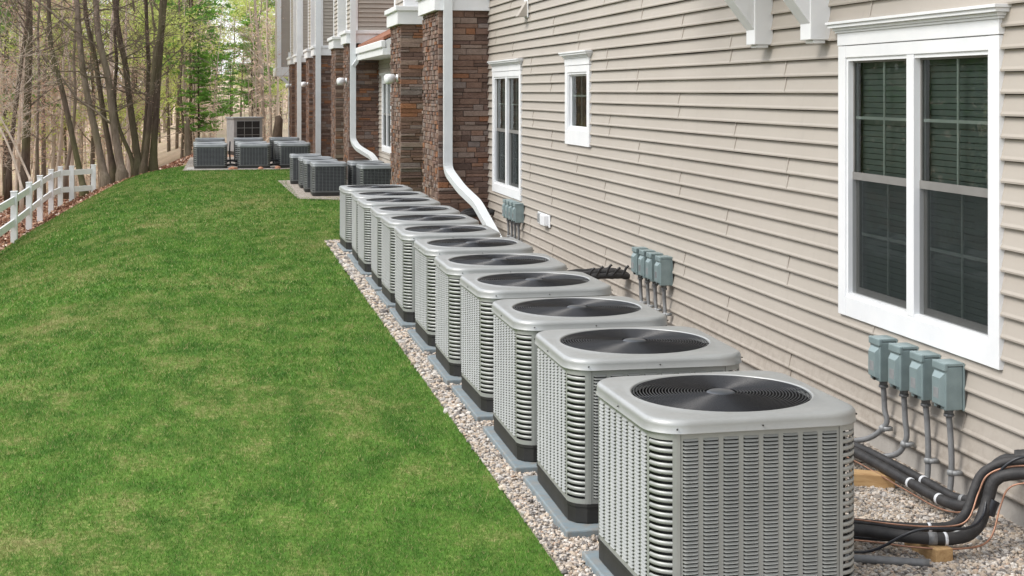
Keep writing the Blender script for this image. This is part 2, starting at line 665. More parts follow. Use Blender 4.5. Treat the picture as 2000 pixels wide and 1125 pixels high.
def lawn_sheet():
    b = MB()
    b.smooth = True
    ys = [-6 + .5 * i for i in range(102)]
    n = 26
    for y in ys:
        l = lawn_left(y) + .05 * math.sin(y * 2.3) + .04 * math.sin(y * 5.1)
        r = 1.565 + .012 * math.sin(y * 3.1) if y < 21.1 else 4.2
        if y > 44.6:
            r = 4.2
        for i in range(n):
            x = l + (r - l) * i / (n - 1)
            edge = .03 if i == 0 else 0
            b.v.append((x, y, terrain(x, y) - edge + .004))
    for j in range(len(ys) - 1):
        for i in range(n - 1):
            b.f.append((j * n + i, j * n + i + 1, (j + 1) * n + i + 1, (j + 1) * n + i))
            b.mi.append(0), b.t.append(.5), b.sm.append(True)
    return tag(b.build('lawn', M['lawn']), kind='structure')


lawn_sheet()

# gravel beds: beside the long row, around the two far groups
b = MB()
b.box(1.55, 4.0, -4, 21.25, -.2, .018)
b.cur = 0
tag(b.build('gravel_bed', M['gravel_bed']), kind='structure')
b = MB()
b.add([(1.62, 29.7, .02), (3.99, 28.3, .02), (3.99, 35.9, .02), (1.45, 35.9, .02)], [(0, 1, 2, 3)])
tag(b.build('gravel_bed', M['gravel_bed']), kind='structure')
b = MB()
b.add([(-.95, 40.9, .02), (1.75, 41.0, .02), (2.9, 41.6, .02), (3.3, 49, .02), (-.9, 49, .02)], [(0, 1, 2, 3, 4)])
tag(b.build('gravel_bed', M['gravel_bed']), kind='structure')


def np_mesh(name, verts, faces, tone, mat, smooth=False):
    """verts (N,3), faces (M,k) numpy; tone per face"""
    me = bpy.data.meshes.new(name)
    nv, nf, k = len(verts), len(faces), faces.shape[1]
    me.vertices.add(nv)
    me.vertices.foreach_set('co', verts.astype(np.float32).ravel())
    me.loops.add(nf * k)
    me.loops.foreach_set('vertex_index', faces.astype(np.int32).ravel())
    me.polygons.add(nf)
    me.polygons.foreach_set('loop_start', np.arange(0, nf * k, k, dtype=np.int32))
    me.polygons.foreach_set('loop_total', np.full(nf, k, dtype=np.int32))
    me.polygons.foreach_set('use_smooth', np.full(nf, smooth))
    me.update(calc_edges=True)
    if tone is not None:
        a = me.attributes.new('tone', 'FLOAT', 'FACE')
        a.data.foreach_set('value', tone.astype(np.float32))
    me.materials.append(mat)
    o = bpy.data.objects.new(name, me)
    COL.objects.link(o)
    return o


RG = np.random.default_rng(11)


def pebbles(name, regions, mat):
    bm = bmesh.new()
    bmesh.ops.create_icosphere(bm, subdivisions=1, radius=1)
    bm.verts.index_update()
    sv = np.array([v.co[:] for v in bm.verts])
    sf = np.array([[v.index for v in f.verts] for f in bm.faces])
    bm.free()
    V, F, T = [], [], []
    off = 0
    for (x0, x1, y0, y1, dens, size) in regions:
        n = int((x1 - x0) * (y1 - y0) * dens)
        px = RG.uniform(x0, x1, n)
        py = RG.uniform(y0, y1, n)
        s = size * RG.lognormal(0, .32, n)
        sc = np.stack([s * RG.uniform(.75, 1.3, n), s * RG.uniform(.75, 1.3, n), s * RG.uniform(.5, .9, n)], 1)
        jit = 1 + RG.uniform(-.26, .26, (n, len(sv), 1))
        vv = sv[None] * jit * sc[:, None, :]
        a = RG.uniform(0, 6.28, n)
        ca, sa = np.cos(a)[:, None], np.sin(a)[:, None]
        tl = RG.uniform(-.5, .5, n)
        ct, st = np.cos(tl)[:, None], np.sin(tl)[:, None]
        X, Y, Z = vv[..., 0], vv[..., 1], vv[..., 2]
        Y, Z = Y * ct - Z * st, Y * st + Z * ct
        X, Y = X * ca - Y * sa, X * sa + Y * ca
        pz = .018 + RG.uniform(.0, .012, n)
        vv = np.stack([X + px[:, None], Y + py[:, None], Z + pz[:, None]], 2)
        ff = sf[None] + (np.arange(n) * len(sv))[:, None, None] + off
        off += n * len(sv)
        V.append(vv.reshape(-1, 3))
        F.append(ff.reshape(-1, 3))
        T.append(np.repeat(RG.uniform(0, 1, n), len(sf)))
    return np_mesh(name, np.concatenate(V), np.concatenate(F), np.concatenate(T), mat)


g = pebbles('gravel_stones', [(1.545, 2.75, 5.2, 9.5, 5600, .0082), (2.72, 3.94, 5.2, 8.6, 8600, .0082),
                              (1.55, 1.95, 9.5, 14, 2000, .0135), (1.55, 1.95, 14, 21.2, 1100, .017),
                              (2.0, 3.9, 8.6, 12, 500, .015)], M['gravel'])
tag(g, 'pale tan and grey gravel stones beside the row of units', 'gravel', kind='stuff')


def blades(name, mat):
    V, F, T = [], [], []
    off = 0
    for (y0, y1, dens, wd, ht) in ((4.6, 7.5, 15000, .0034, .022), (7.5, 11, 9000, .0046, .024), (11, 16, 4600, .007, .028), (16, 24, 2000, .011, .034),
                                   (24, 45, 800, .018, .04)):
        x0, x1 = -4.6, 1.62
        if y1 < 8:
            x0 = -3.4
        n = int((x1 - x0) * (y1 - y0) * dens)
        px = RG.uniform(x0, x1, n)
        py = RG.uniform(y0, y1, n)
        if y1 >= 24:
            px = RG.uniform(-4.6, 4.0, int(n * 1.38))
            py = RG.uniform(y0, y1, len(px))
        left = np.array([lawn_left(v) for v in py])
        right = np.where(py < 21.1, 1.578 + .014 * np.sin(py * 9) + .012 * np.sin(py * 23) + RG.normal(0, .024, len(py)), 4.0)
        ok = (px > left + .02) & (px < right)
        # gravel beds stay clear
        ok &= ~((px > 1.66) & (py > 29.9) & (py < 36))
        ok &= ~((px > -.9) & (py > 41.1) & (py < 49))
        px, py = px[ok], py[ok]
        n = len(px)
        pz = np.array([terrain(a, c) for a, c in zip(px, py)])
        h = ht * RG.uniform(.5, 1.15, n)
        a = RG.uniform(0, 6.28, n)
        wv = wd * RG.uniform(.7, 1.3, n)
        dx, dy = np.cos(a) * wv / 2, np.sin(a) * wv / 2
        la = RG.uniform(0, 6.28, n)
        ln = h * RG.uniform(.2, 1.1, n)
        v0 = np.stack([px - dx, py - dy, pz], 1)
        v1 = np.stack([px + dx, py + dy, pz], 1)
        v2 = np.stack([px + np.cos(la) * ln, py + np.sin(la) * ln, pz + h], 1)
        V.append(np.stack([v0, v1, v2], 1).reshape(-1, 3))
        F.append(np.arange(n * 3).reshape(-1, 3) + off)
        off += n * 3
        T.append(RG.uniform(0, 1, n))
    return np_mesh(name, np.concatenate(V), np.concatenate(F), np.concatenate(T), mat)


tag(blades('grass', M['blades']), 'short mown grass of the lawn with dry yellow patches', 'grass', kind='stuff')

# ------------------------------------------------------------------ building
WX = 3.97
bld = thing('apartment_building', 'long building with tan lap siding, white trim and brown stone piers', 'building', (WX, 21, 0))


def bpart(b, name, mat, parent=None, smooth=None):
    o = b.build(name, mat, parent=parent or bld, smooth=smooth)
    # keep world coordinates although the parent sits elsewhere
    q = parent or bld
    off = Vector((0, 0, 0))
    while q:
        off += Vector(q.location)
        q = q.parent
    o.data.transform(Matrix.Translation(-off))
    return o


CH = .1143


def siding(b, axis, plane, a0, a1, z0, z1, holes=(), sign=-1, seed=1, panel=3.66):
    """lap siding. axis 'Y': wall runs along Y at X=plane, outside towards sign*X; axis 'X': wall runs along X at Y=plane"""
    r = random.Random(seed)
    nrow = int(math.ceil((z1 - z0) / CH))
    base = r.uniform(0, panel)
    for k in range(nrow):
        zb = z0 + k * CH
        zt = min(zb + CH, z1)
        if k % 2 == 0:
            off = (base + (k // 2) * 1.22 + r.uniform(-.12, .12)) % panel
            tones = {}
        cuts = [a0]
        x = a0 + off - panel
        while x < a1:
            if x > a0 + .05:
                cuts.append(x)
            x += panel
        cuts.append(a1)
        for i in range(len(cuts) - 1):
            key = i
            if key not in tones:
                tones[key] = (r.uniform(0, 1), r.uniform(0, .0012))
            tn, pr = tones[key]
            p0, p1 = cuts[i], cuts[i + 1]
            segs = [(p0, p1)]
            zm = (zb + zt) / 2
            for (h0, h1, hz0, hz1) in holes:
                if hz0 < zm < hz1:
                    ns = []
                    for (s0, s1) in segs:
                        if h1 <= s0 or h0 >= s1:
                            ns.append((s0, s1))
                        else:
                            if h0 > s0:
                                ns.append((s0, h0))
                            if h1 < s1:
                                ns.append((h1, s1))
                    segs = ns
            for (s0, s1) in segs:
                lap = 0
                n = max(1, int((s1 - s0) / .45)) if axis == 'Y' else 1
                b.tone = tn
                vs = []
                # profile: nailing edge at the back, flat face, rounded butt
                prof = ((-.004, zt - zb + .004), (.018, .020), (.025, .006), (.0235, -.004), (-.002, -.003))
                for q in range(n + 1):
                    a = s0 + (s1 - s0) * q / n
                    wob = .0016 * mnoise.noise(Vector((a * .9, zb * 9, seed)))
                    dz = .0012 * mnoise.noise(Vector((a * .5, zb * 3, seed + 9)))
                    ends = .0016 if (q == 0 or q == n) else 0
                    for (pp, zz) in prof:
                        d = plane + sign * (pp + pr + wob + ends * 0)
                        vs.append((d, a, zb + zz + dz) if axis == 'Y' else (a, d, zb + zz + dz))
                m = len(prof)
                fs = []
                for q in range(n):
                    for j in range(m - 1):
                        fs.append((q * m + j, q * m + j + 1, (q + 1) * m + j + 1, (q + 1) * m + j))
                fs.append(tuple(range(m)))
                fs.append(tuple(n * m + j for j in range(m))[::-1])
                b.add(vs, fs)
                # lapped joint: the next sheet starts in a fine dark seam with a step
                if s1 == p1 and i < len(cuts) - 2 and axis == 'Y':
                    b.tone = min(1, tn + .2)
                    g = .004
                    d1 = plane + sign * (.0268 + pr)
                    d2 = plane + sign * (.006 + pr)
                    vs = [(d1, s1 - .012, zb - .001), (d1, s1 + g, zb - .001), (d2, s1 + g, zt - .001), (d2, s1 - .012, zt - .001),
                          (plane, s1 - .012, zb - .001), (plane, s1 + g, zb - .001)]
                    b.add(vs, [(0, 1, 2, 3), (0, 4, 5, 1), (1, 5, 2), (4, 0, 3)])
    b.tone = .5


def window(y0, y1, z0, z1, plane, halves=2, head=True, blind=True, lab=None, axis='Y', slim=False, lights=2):
    """casing outer rect y0..y1, z0..z1; header above. Returns the window part."""
    wo = bpy.data.objects.new('window', None)
    COL.objects.link(wo)
    wo.parent = bld
    wo.location = Vector((plane, (y0 + y1) / 2, z0)) - Vector(bld.location)
    if lab:
        wo['label'] = lab
    cs = .105           # casing width
    ap = .125 if not slim else .17
    x0 = plane - .034
    b = MB()
    zi0, zi1 = z0 + ap, z1 - .075
    yi0, yi1 = y0 + cs, y1 - cs
    b.bbox(x0, plane + .02, y0, yi0, z0, z1, .003)
    b.bbox(x0, plane + .02, yi1, y1, z0, z1, .003)
    b.bbox(x0 + .002, plane + .02, yi0, yi1, z0, zi0, .003)
    b.bbox(x0 + .002, plane + .02, yi0, yi1, zi1, z1, .003)
    # inner stepped frame
    st = .022
    for (a, c, e, g_) in ((yi0, yi0 + st, zi0, zi1), (yi1 - st, yi1, zi0, zi1)):
        b.box(x0 + .012, plane + .05, a, c, e, g_)
    b.box(x0 + .012, plane + .05, yi0 + st, yi1 - st, zi0, zi0 + st)
    b.box(x0 + .012, plane + .05, yi0 + st, yi1 - st, zi1 - st, zi1)
    if halves == 2:
        ym = (yi0 + yi1) / 2
        b.bbox(x0 + .004, plane + .05, ym - .045, ym + .045, zi0 + .001, zi1 - .001, .003)
    bpart(b, 'frame', M['white'], wo)
    if head:
        b = MB()
        # header board, then crown moulding in steps
        b.bbox(x0 - .004, plane + .02, y0 - .004, y1 + .004, z1 + .004, z1 + .085, .003)
        pr = ((.014, .085, .1), (.026, .1, .118), (.05, .118, .14), (.062, .14, .158))
        for (o_, za, zb) in pr:
            b.bbox(x0 - o_, plane + .02, y0 - o_ - .005, y1 + o_ + .005, z1 + za, z1 + zb - .0005, .002)
        bpart(b, 'header', M['white'], wo)
    lites = [(yi0 + st, (yi0 + yi1) / 2 - .045), ((yi0 + yi1) / 2 + .045, yi1 - st)] if halves == 2 else [(yi0 + st, yi1 - st)]
    zm = (zi0 + zi1) / 2 + .01
    for (a, c) in lites:
        b = MB()
        e = .028
        xs_ = plane + .012
        # upper sash then lower sash, set deeper
        def rect(x, ya, yb, za, zb, w_, t_=.02):
            b.box(x, x + t_, ya, ya + w_, za, zb)
            b.box(x, x + t_, yb - w_, yb, za, zb)
            b.box(x, x + t_, ya + w_, yb - w_, za, za + w_)
            b.box(x, x + t_, ya + w_, yb - w_, zb - w_, zb)
        if lights == 2:
            rect(xs_, a, c, zm - .02, zi1 - st, .012)
            rect(xs_ + .022, a, c, zi0 + st, zm + .02, e + .012)
            b.box(xs_ - .004, xs_, a, c, zm - .024, zm + .024)
            bpart(b, 'sash', M['sash'], wo)
        else:
            rect(xs_, a, c, zi0 + st, zi1 - st, .02)
            bpart(b, 'sash', M['white'], wo)
        b = MB()
        if lights == 2:
            for (xx, q0, q1, q2, q3) in ((xs_ + .008, a + .01, c - .01, zm, zi1 - st - .01), (xs_ + .03, a + .03, c - .03, zi0 + st + .03, zm)):
                b.add([(xx, q0, q2), (xx, q1, q2), (xx, q1, q3), (xx, q0, q3)], [(0, 3, 2, 1)])
        else:
            q0, q1, q2, q3 = a + .018, c - .018, zi0 + st + .018, zi1 - st - .018
            b.add([(xs_ + .008, q0, q2), (xs_ + .008, q1, q2), (xs_ + .008, q1, q3), (xs_ + .008, q0, q3)], [(0, 3, 2, 1)])
        bpart(b, 'pane', M['glass'], wo)
        b = MB()
        mw = .009
        yc = (a + c) / 2
        zlo, zhi = (zi0 + st, zi1 - st)
        if lights == 2:
            for (za, zb, xx) in ((zm + .02, zhi - .01, .015), (zlo + .03, zm - .02, .04)):
                b.box(xs_ + xx, xs_ + xx + .006, yc - mw, yc + mw, za, zb)
                b.box(xs_ + xx + .0005, xs_ + xx + .0065, a + .012, c - .012, (za + zb) / 2 - mw, (za + zb) / 2 + mw)
        else:
            b.box(xs_ + .015, xs_ + .02, yc - mw, yc + mw, zlo, zhi)
            b.box(xs_ + .0155, xs_ + .0205, a, c, zlo + (zhi - zlo) * .6 - mw, zlo + (zhi - zlo) * .6 + mw)
        bpart(b, 'muntin', M['muntin'], wo)
        if lights == 2:
            b = MB()
            b.add([(xs_ - .006, a + .004, zlo + .004), (xs_ - .006, c - .004, zlo + .004), (xs_ - .006, c - .004, zm - .025), (xs_ - .006, a + .004, zm - .025)], [(0, 3, 2, 1)])
            bpart(b, 'insect_screen', M['screen'], wo)
        if blind:
            b = MB()
            z = zi0 + .02
            while z < zi1:
                b.box(plane + .085, plane + .088, a - .02, c + .02, z, z + .0315)
                z += .036
            bpart(b, 'blind', M['blind'], wo)
    # dark room behind: five faces, open to the glass
    b = MB()
    X0, X1 = plane + .06, plane + .9
    a, c = yi0 - .05, yi1 + .05
    e, g_ = zi0 - .05, zi1 + .05
    vs = [(X0, a, e), (X0, c, e), (X0, c, g_), (X0, a, g_), (X1, a, e), (X1, c, e), (X1, c, g_), (X1, a, g_)]
    b.add(vs, [(4, 5, 6, 7), (0, 4, 7, 3), (1, 2, 6, 5), (0, 1, 5, 4), (3, 7, 6, 2)])
    bpart(b, 'reveal', M['room'], wo)
    return wo


def hole(y0, y1, z0, z1, slim=False):
    return (y0 + .06, y1 - .06, z0 + .07, z1 - .03)


W1 = (6.72, 8.67, .785, 2.51)
W2 = (18.62, 20.62, .765, 2.50)
W3 = (15.03, 16.13, 1.615, 2.51)
W4 = (33.1, 35.05, .765, 2.50)
W0 = (-1.6, .35, .785, 2.51)
holes = [hole(*W1), hole(*W2), hole(*W3), hole(*W0)]
b = MB()
siding(b, 'Y', WX, -6.0, 21.03, .155, 6.6, holes, seed=3)
bpart(b, 'siding_wall', M['siding'])
# sheathing behind the siding so nothing shows through, leaving the window openings
b = MB()
def sheath(b, plane, y0, y1, z0, z1, hs, t=.006):
    cuts = sorted(hs, key=lambda h: h[0])
    y = y0
    for (a, c, e, g_) in cuts:
        b.box(plane + .0, plane + .1, y, a, z0, z1)
        b.box(plane + .0, plane + .1, a, c, z0, e)
        b.box(plane + .0, plane + .1, a, c, g_, z1)
        y = c
    b.box(plane + .0, plane + .1, y, y1, z0, z1)
sheath(b, WX + .0005, -6, 21.03, .14, 6.6, holes)
bpart(b, 'sheathing', M['mortar'])
b = MB()
b.box(WX + .012, WX + .25, -6, 21.04, -.4, .15)
bpart(b, 'foundation', M['concrete'])
window(*W1, WX)
window(*W2, WX)
window(*W3, WX, halves=1, slim=True, blind=False, lights=1)
window(*W0, WX)


# stone veneer ------------------------------------------------------
def stone_face(b, axis, plane, a0, a1, z0, z1, sign, seed, lmin=.13, lmax=.42, hmin=.045, hmax=.105):
    r = random.Random(seed)
    z = z0
    while z < z1 - .01:
        h = r.uniform(hmin, hmax)
        if z + h > z1 - .03:
            h = z1 - z
        a = a0
        while a < a1 - .005:
            l = r.uniform(lmin, lmax)
            if a + l > a1 - .05:
                l = a1 - a
            hs = [(z, z + h)]
            if h > .085 and r.random() < .35:
                hs = [(z, z + h * .5), (z + h * .5, z + h)]
            for (za, zb) in hs:
                p = r.uniform(.004, .034)
                b.tone = r.random()
                g = .003
                ch = .006
                A0, A1, Z0, Z1 = a + g, a + l - g, za + g, zb - g
                P1 = plane + sign * p
                P0 = plane - sign * .03
                j = lambda: r.uniform(-.004, .004)
                def pt(d, aa, zz):
                    return (d, aa, zz) if axis == 'Y' else (aa, d, zz)
                vs = [pt(P0, A0, Z0), pt(P0, A1, Z0), pt(P0, A1, Z1), pt(P0, A0, Z1),
                      pt(P1 - sign * ch, A0, Z0), pt(P1 - sign * ch, A1, Z0), pt(P1 - sign * ch, A1, Z1), pt(P1 - sign * ch, A0, Z1),
                      pt(P1 + j(), A0 + ch, Z0 + ch), pt(P1 + j(), A1 - ch, Z0 + ch), pt(P1 + j(), A1 - ch, Z1 - ch), pt(P1 + j(), A0 + ch, Z1 - ch)]
                fs = [(8, 9, 10, 11)]
                for q in range(4):
                    q2 = (q + 1) % 4
                    fs.append((q, q2, 4 + q2, 4 + q))
                    fs.append((4 + q, 4 + q2, 8 + q2, 8 + q))
                b.add(vs, fs)
            a += l
        z += h


PX = 3.22
CAPZ = 3.42
piers = [(21.04, 22.66), (25.5, 27.0), (35.9, 37.35), (39.95, 41.5), (48.0, 49.55), (51.7, 53.4), (59.4, 61.2), (63.9, 66.3)]
for i, (ya, yb) in enumerate(piers):
    b = MB()
    near = i < 4
    b.cur = 1
    b.box(PX, WX + .3, ya, yb, -.3, CAPZ)
    b.cur = 0
    stone_face(b, 'X', ya, PX - .02, WX + .03, -.05, CAPZ, -1, 100 + i)
    stone_face(b, 'Y', PX, ya, yb, -.05, CAPZ, -1, 200 + i, .07, .2, .045, .1)
    o = bpart(b, 'stone_pier', [M['stone'], M['mortar']])
    fixn(o)
    # white cap: fascia board and a wider moulding on top
    b = MB()
    ext = WX + .32
    b.bbox(PX - .085, ext, ya - .085, yb + .06, CAPZ, CAPZ + .235, .004)
    b.bbox(PX - .125, ext, ya - .125, yb + .1, CAPZ + .235, CAPZ + .325, .012)
    bpart(b, 'pier_cap', M['white'])

# recess walls between the piers, lower storey, siding on a foundation
recess = [(22.66, 25.5), (27.0, 35.9), (37.35, 39.95), (41.5, 48.0), (49.55, 51.7), (53.4, 59.4), (61.2, 63.9)]
for i, (ya, yb) in enumerate(recess):
    b = MB()
    hs = [hole(*W4)] if i == 1 else []
    siding(b, 'Y', WX, ya, yb, .155, 3.5, hs, seed=20 + i)
    bpart(b, 'siding_wall', M['siding'])
    b = MB()
    sheath(b, WX + .0005, ya, yb, .14, 3.5, hs)
    bpart(b, 'sheathing', M['mortar'])
    b = MB()
    b.box(WX + .012, WX + .25, ya, yb, -.4, .15)
    bpart(b, 'foundation', M['concrete'])
window(*W4, WX, lab='window partly hidden behind the second stone pier, under the small porch roof')

# upper bays above each pair of piers: siding box with white corner boards and a tall window
BX = 3.3
bays = [(21.1, 26.95), (35.96, 41.45), (48.06, 53.3), (59.46, 66.2)]
for i, (ya, yb) in enumerate(piers):
    zt, zb = 9.0, CAPZ + .325
    wide = i % 2 == 0
    xr = 6.2 if wide else WX + .3
    b = MB()
    siding(b, 'X', ya + .06, BX + .09, xr, zb, zt, (), -1, seed=40 + i, panel=9)
    siding(b, 'Y', BX, ya + .15, yb - .09, zb, zt, (), -1, seed=50 + i)
    bpart(b, 'siding_wall', M['siding'])
    b = MB()
    b.box(BX + .001, xr, ya + .061, yb, zb - .05, zt)
    bpart(b, 'sheathing', M['mortar'])
    b = MB()
    w_ = .14 if wide else .24
    b.bbox(BX - .03, BX + w_, ya + .03, ya + .16, zb, zt, .004)
    b.bbox(BX - .03, BX + .1, yb - .12, yb + .03, zb, zt, .004)
    if not wide:
        b.bbox(WX - .1, WX + .3, ya + .025, ya + .16, zb, zt, .004)
    bpart(b, 'corner_board', M['white'])
for (a, c) in ((22.66, 25.56), (37.35, 40.01), (49.55, 51.76), (61.2, 63.96)):
    b = MB()
    siding(b, 'Y', WX + .03, a, c, 3.5, 9.0, (), -1, seed=170 + int(a))
    b.box(WX + .032, WX + .2, a, c, 3.45, 9.0)
    bpart(b, 'siding_wall', M['siding'])
# set-back upper walls over the recesses
for i, (ya, yb) in enumerate([(26.9, 36.0), (41.4, 48.1), (53.3, 59.5)]):
    b = MB()
    siding(b, 'Y', 5.3, ya, yb, 3.45, 9.0, (), -1, seed=70 + i)
    b.box(5.3, 5.5, ya, yb, 3.4, 9.0)
    bpart(b, 'siding_wall', M['siding'])
    if i:
        b = MB()
        b.bbox(WX - .12, 5.4, ya + .05, yb - .05, 3.4, 3.62, .01)
        bpart(b, 'flat_roof', M['white'])

# far end: overhanging upper bay with a brace
b = MB()
siding(b, 'X', 68.0, 2.87, 4.6, 3.35, 9, (), -1, seed=90, panel=9)
siding(b, 'Y', 2.8, 68.05, 72, 3.35, 9, (), -1, seed=91)
bpart(b, 'siding_wall', M['siding'])
b = MB()
b.bbox(2.72, 2.92, 67.9, 68.1, 3.1, 9, .006)
b.bbox(3.33, 3.5, 67.92, 68.1, 3.1, 9, .006)
b.bbox(2.70, 4.6, 67.86, 72.1, 2.95, 3.35, .01)
b.box(2.9, 4.7, 68.03, 72, 3.3, 9)
bpart(b, 'corner_board', M['white'])
b = MB()
b.obox((2.85, 67.95, 2.95), (3.45, 67.95, 2.4), .14, .16)
bpart(b, 'brace', M['white'])
b = MB()
b.box(3.5, 5, 66.3, 72, -.3, 2.95)
stone_face(b, 'X', 66.3, 3.5, 4.6, -.05, 2.95, -1, 400)
stone_face(b, 'Y', 3.5, 66.3, 72, -.05, 2.95, -1, 401, .2, .5, .08, .16)
fixn(bpart(b, 'stone_pier', M['stone']))

# main roof, soffit and the end of the building, above the frame and behind
b = MB()
b.box(WX - .55, WX + 9, -6.5, 21.3, 6.6, 6.75)
bpart(b, 'soffit', M['white'])
b = MB()
b.add([(WX - .6, -6.5, 6.75), (WX + 9, -6.5, 6.75), (WX + 4.2, -6.5, 9.6), (WX - .6, 21.3, 6.75), (WX + 9, 21.3, 6.75), (WX + 4.2, 21.3, 9.6),
       ], [(0, 1, 2), (3, 5, 4), (0, 2, 5, 3), (2, 1, 4, 5)])
bpart(b, 'roof', M['shingle'])
b = MB()
for (ya, yb) in bays:
    b.add([(BX - .4, ya - .4, 9.0), (BX + 7, ya - .4, 9.0), (BX + 7, yb + .4, 9.0), (BX - .4, yb + .4, 9.0), (BX + 3, (ya + yb) / 2, 11)],
          [(0, 1, 4), (1, 2, 4), (2, 3, 4), (3, 0, 4), (0, 3, 2, 1)])
bpart(b, 'bay_roof', M['shingle'])

# small shed porch roof over the recess
b = MB()
ry0, ry1 = 30.1, 35.84
def shed(b, x0, z0, x1, z1, t):
    vs = [(x0, ry0, z0), (x1, ry0, z1), (x1, ry1, z1), (x0, ry1, z0), (x0, ry0, z0 - t), (x1, ry0, z1 - t), (x1, ry1, z1 - t), (x0, ry1, z0 - t)]
    b.add(vs, [(0, 1, 2, 3), (7, 6, 5, 4), (0, 4, 5, 1), (1, 5, 6, 2), (2, 6, 7, 3), (3, 7, 4, 0)])
shed(b, 3.42, 3.37, 5.3, 4.34, .07)
pr_ = bpart(b, 'porch_roof', M['shingle'])
b = MB()
b.bbox(3.36, 3.47, ry0 - .01, ry1, 3.14, 3.30, .02)
b.bbox(3.40, 3.50, ry0 + .0, ry1, 2.99, 3.14, .004)
fas = bpart(b, 'gutter', M['white'])
b = MB()
vs = [(3.50, ry0 - .02, 3.0), (5.3, ry0 - .02, 3.0), (5.3, ry0 - .02, 4.22), (3.47, ry0 - .02, 3.30)]
b.add(vs + [(x, ry0 + .03, z) for (x, y, z) in vs], [(0, 1, 2, 3), (7, 6, 5, 4), (0, 4, 5, 1), (1, 5, 6, 2), (2, 6, 7, 3), (3, 7, 4, 0)])
b.box(3.50, 5.3, ry0 + .03, ry1, 3.0, 3.03)
bpart(b, 'porch_soffit', M['white'])


# downspouts ---------------------------------------------------------
def spout(pts, wx=.1, wy=.075, r=.07, name='downspout'):
    """rectangular pipe through pts with eased bends and ribs"""
    P = [Vector(p) for p in pts]
    path = [P[0]]
    for i in range(1, len(P) - 1):
        a, c, e = P[i - 1], P[i], P[i + 1]
        d0, d1 = (c - a).normalized(), (e - c).normalized()
        q = min(r, (c - a).length * .4, (e - c).length * .4)
        for t in (0, .25, .5, .75, 1):
            u = c - d0 * q
            v = c + d1 * q
            path.append((1 - t) ** 2 * u + 2 * t * (1 - t) * c + t * t * v)
    path.append(P[-1])
    b = MB()
    rings = []
    for i, p in enumerate(path):
        d = (path[min(i + 1, len(path) - 1)] - path[max(i - 1, 0)]).normalized()
        u = Vector((1, 0, 0)) - d * d.x if abs(d.x) < .8 else Vector((0, 0, 1)) - d * d.z
        u.normalize()
        v = d.cross(u).normalized()
        # corrugated section
        sec = [(-.5, -.5), (-.3, -.5), (-.2, -.44), (-.1, -.5), (.1, -.5), (.2, -.44), (.3, -.5), (.5, -.5),
               (.5, .5), (-.5, .5)]
        rings.append([tuple(p + u * sx * wx + v * sy * wy) for sx, sy in sec])
    k = len(rings[0])
    vs = [q for rr in rings for q in rr]
    fs = [(i * k + j, i * k + (j + 1) % k, (i + 1) * k + (j + 1) % k, (i + 1) * k + j) for i in range(len(rings) - 1) for j in range(k)]
    fs += [tuple(range(k))[::-1], tuple((len(rings) - 1) * k + j for j in range(k))]
    b.add(vs, fs)
    return fixn(bpart(b, name, M['spout']))


spout([(3.33, 20.93, 9.0), (3.33, 20.93, 1.05), (3.47, 20.55, .80), (3.62, 20.1, .62), (3.80, 19.35, .12)], .125, .1, .12)
spout([(3.30, 35.75, 9.0), (3.30, 35.75, 1.0), (3.40, 35.6, .82), (3.72, 35.3, .62), (3.84, 35.2, .45), (3.86, 35.1, .1)], .14, .11, .14)
spout([(3.47, 35.6, 3.22), (3.40, 35.66, 2.98), (3.30, 35.7, 2.85)], .09, .08, .1)
spout([(3.27, 47.87, 9.0), (3.27, 47.87, .15)], .17, .12)
spout([(3.27, 59.25, 9.0), (3.27, 59.25, .15)], .17, .12)
spout([(3.24, 66.1, 4.0), (3.24, 66.1, .15)], .16, .12)

# timber-style gable brackets near the camera
def bracket(yc, wy=.17):
    b = MB()
    x1 = WX - .005
    x0 = WX - .15
    zb = 2.56
    b.bbox(x0, x1, yc - wy / 2, yc + wy / 2, zb, 4.2, .006)
    b.bbox(x0 - .9, x1, yc - wy / 2, yc + wy / 2, 4.2, 4.42, .006)
    br = bpart(b, 'bracket', M['white'])
    b = MB()
    # diagonal brace: from the foot of the post outwards and up
    w_ = wy - .012
    y0, y1 = yc - w_ / 2, yc + w_ / 2
    pts = [(x0 + .002, zb + .105), (x0 + .002, zb + .32), (x0 - 1.02, zb + 1.66), (x0 - 1.17, zb + 1.62)]
    vs = [(x, y0, z) for x, z in pts] + [(x, y1, z) for x, z in pts]
    b.add(vs, [(0, 1, 2, 3), (7, 6, 5, 4), (0, 4, 5, 1), (1, 5, 6, 2), (2, 6, 7, 3), (3, 7, 4, 0)])
    fixn(b_ := bpart(b, 'brace', M['white']))
    b = MB()
    b.bbox(x0 + .03, x1 - .03, yc - wy / 2 + .02, yc + wy / 2 - .02, zb - .022, zb - .0005, .004)
    bpart(b, 'bracket_foot', M['white'])


bracket(9.93)
bracket(8.93)
# overhang those brackets carry
b = MB()
b.box(WX - 1.3, WX + .01, 7.2, 11.2, 4.42, 4.6)
bpart(b, 'overhang', M['white'])

exec_marker = True


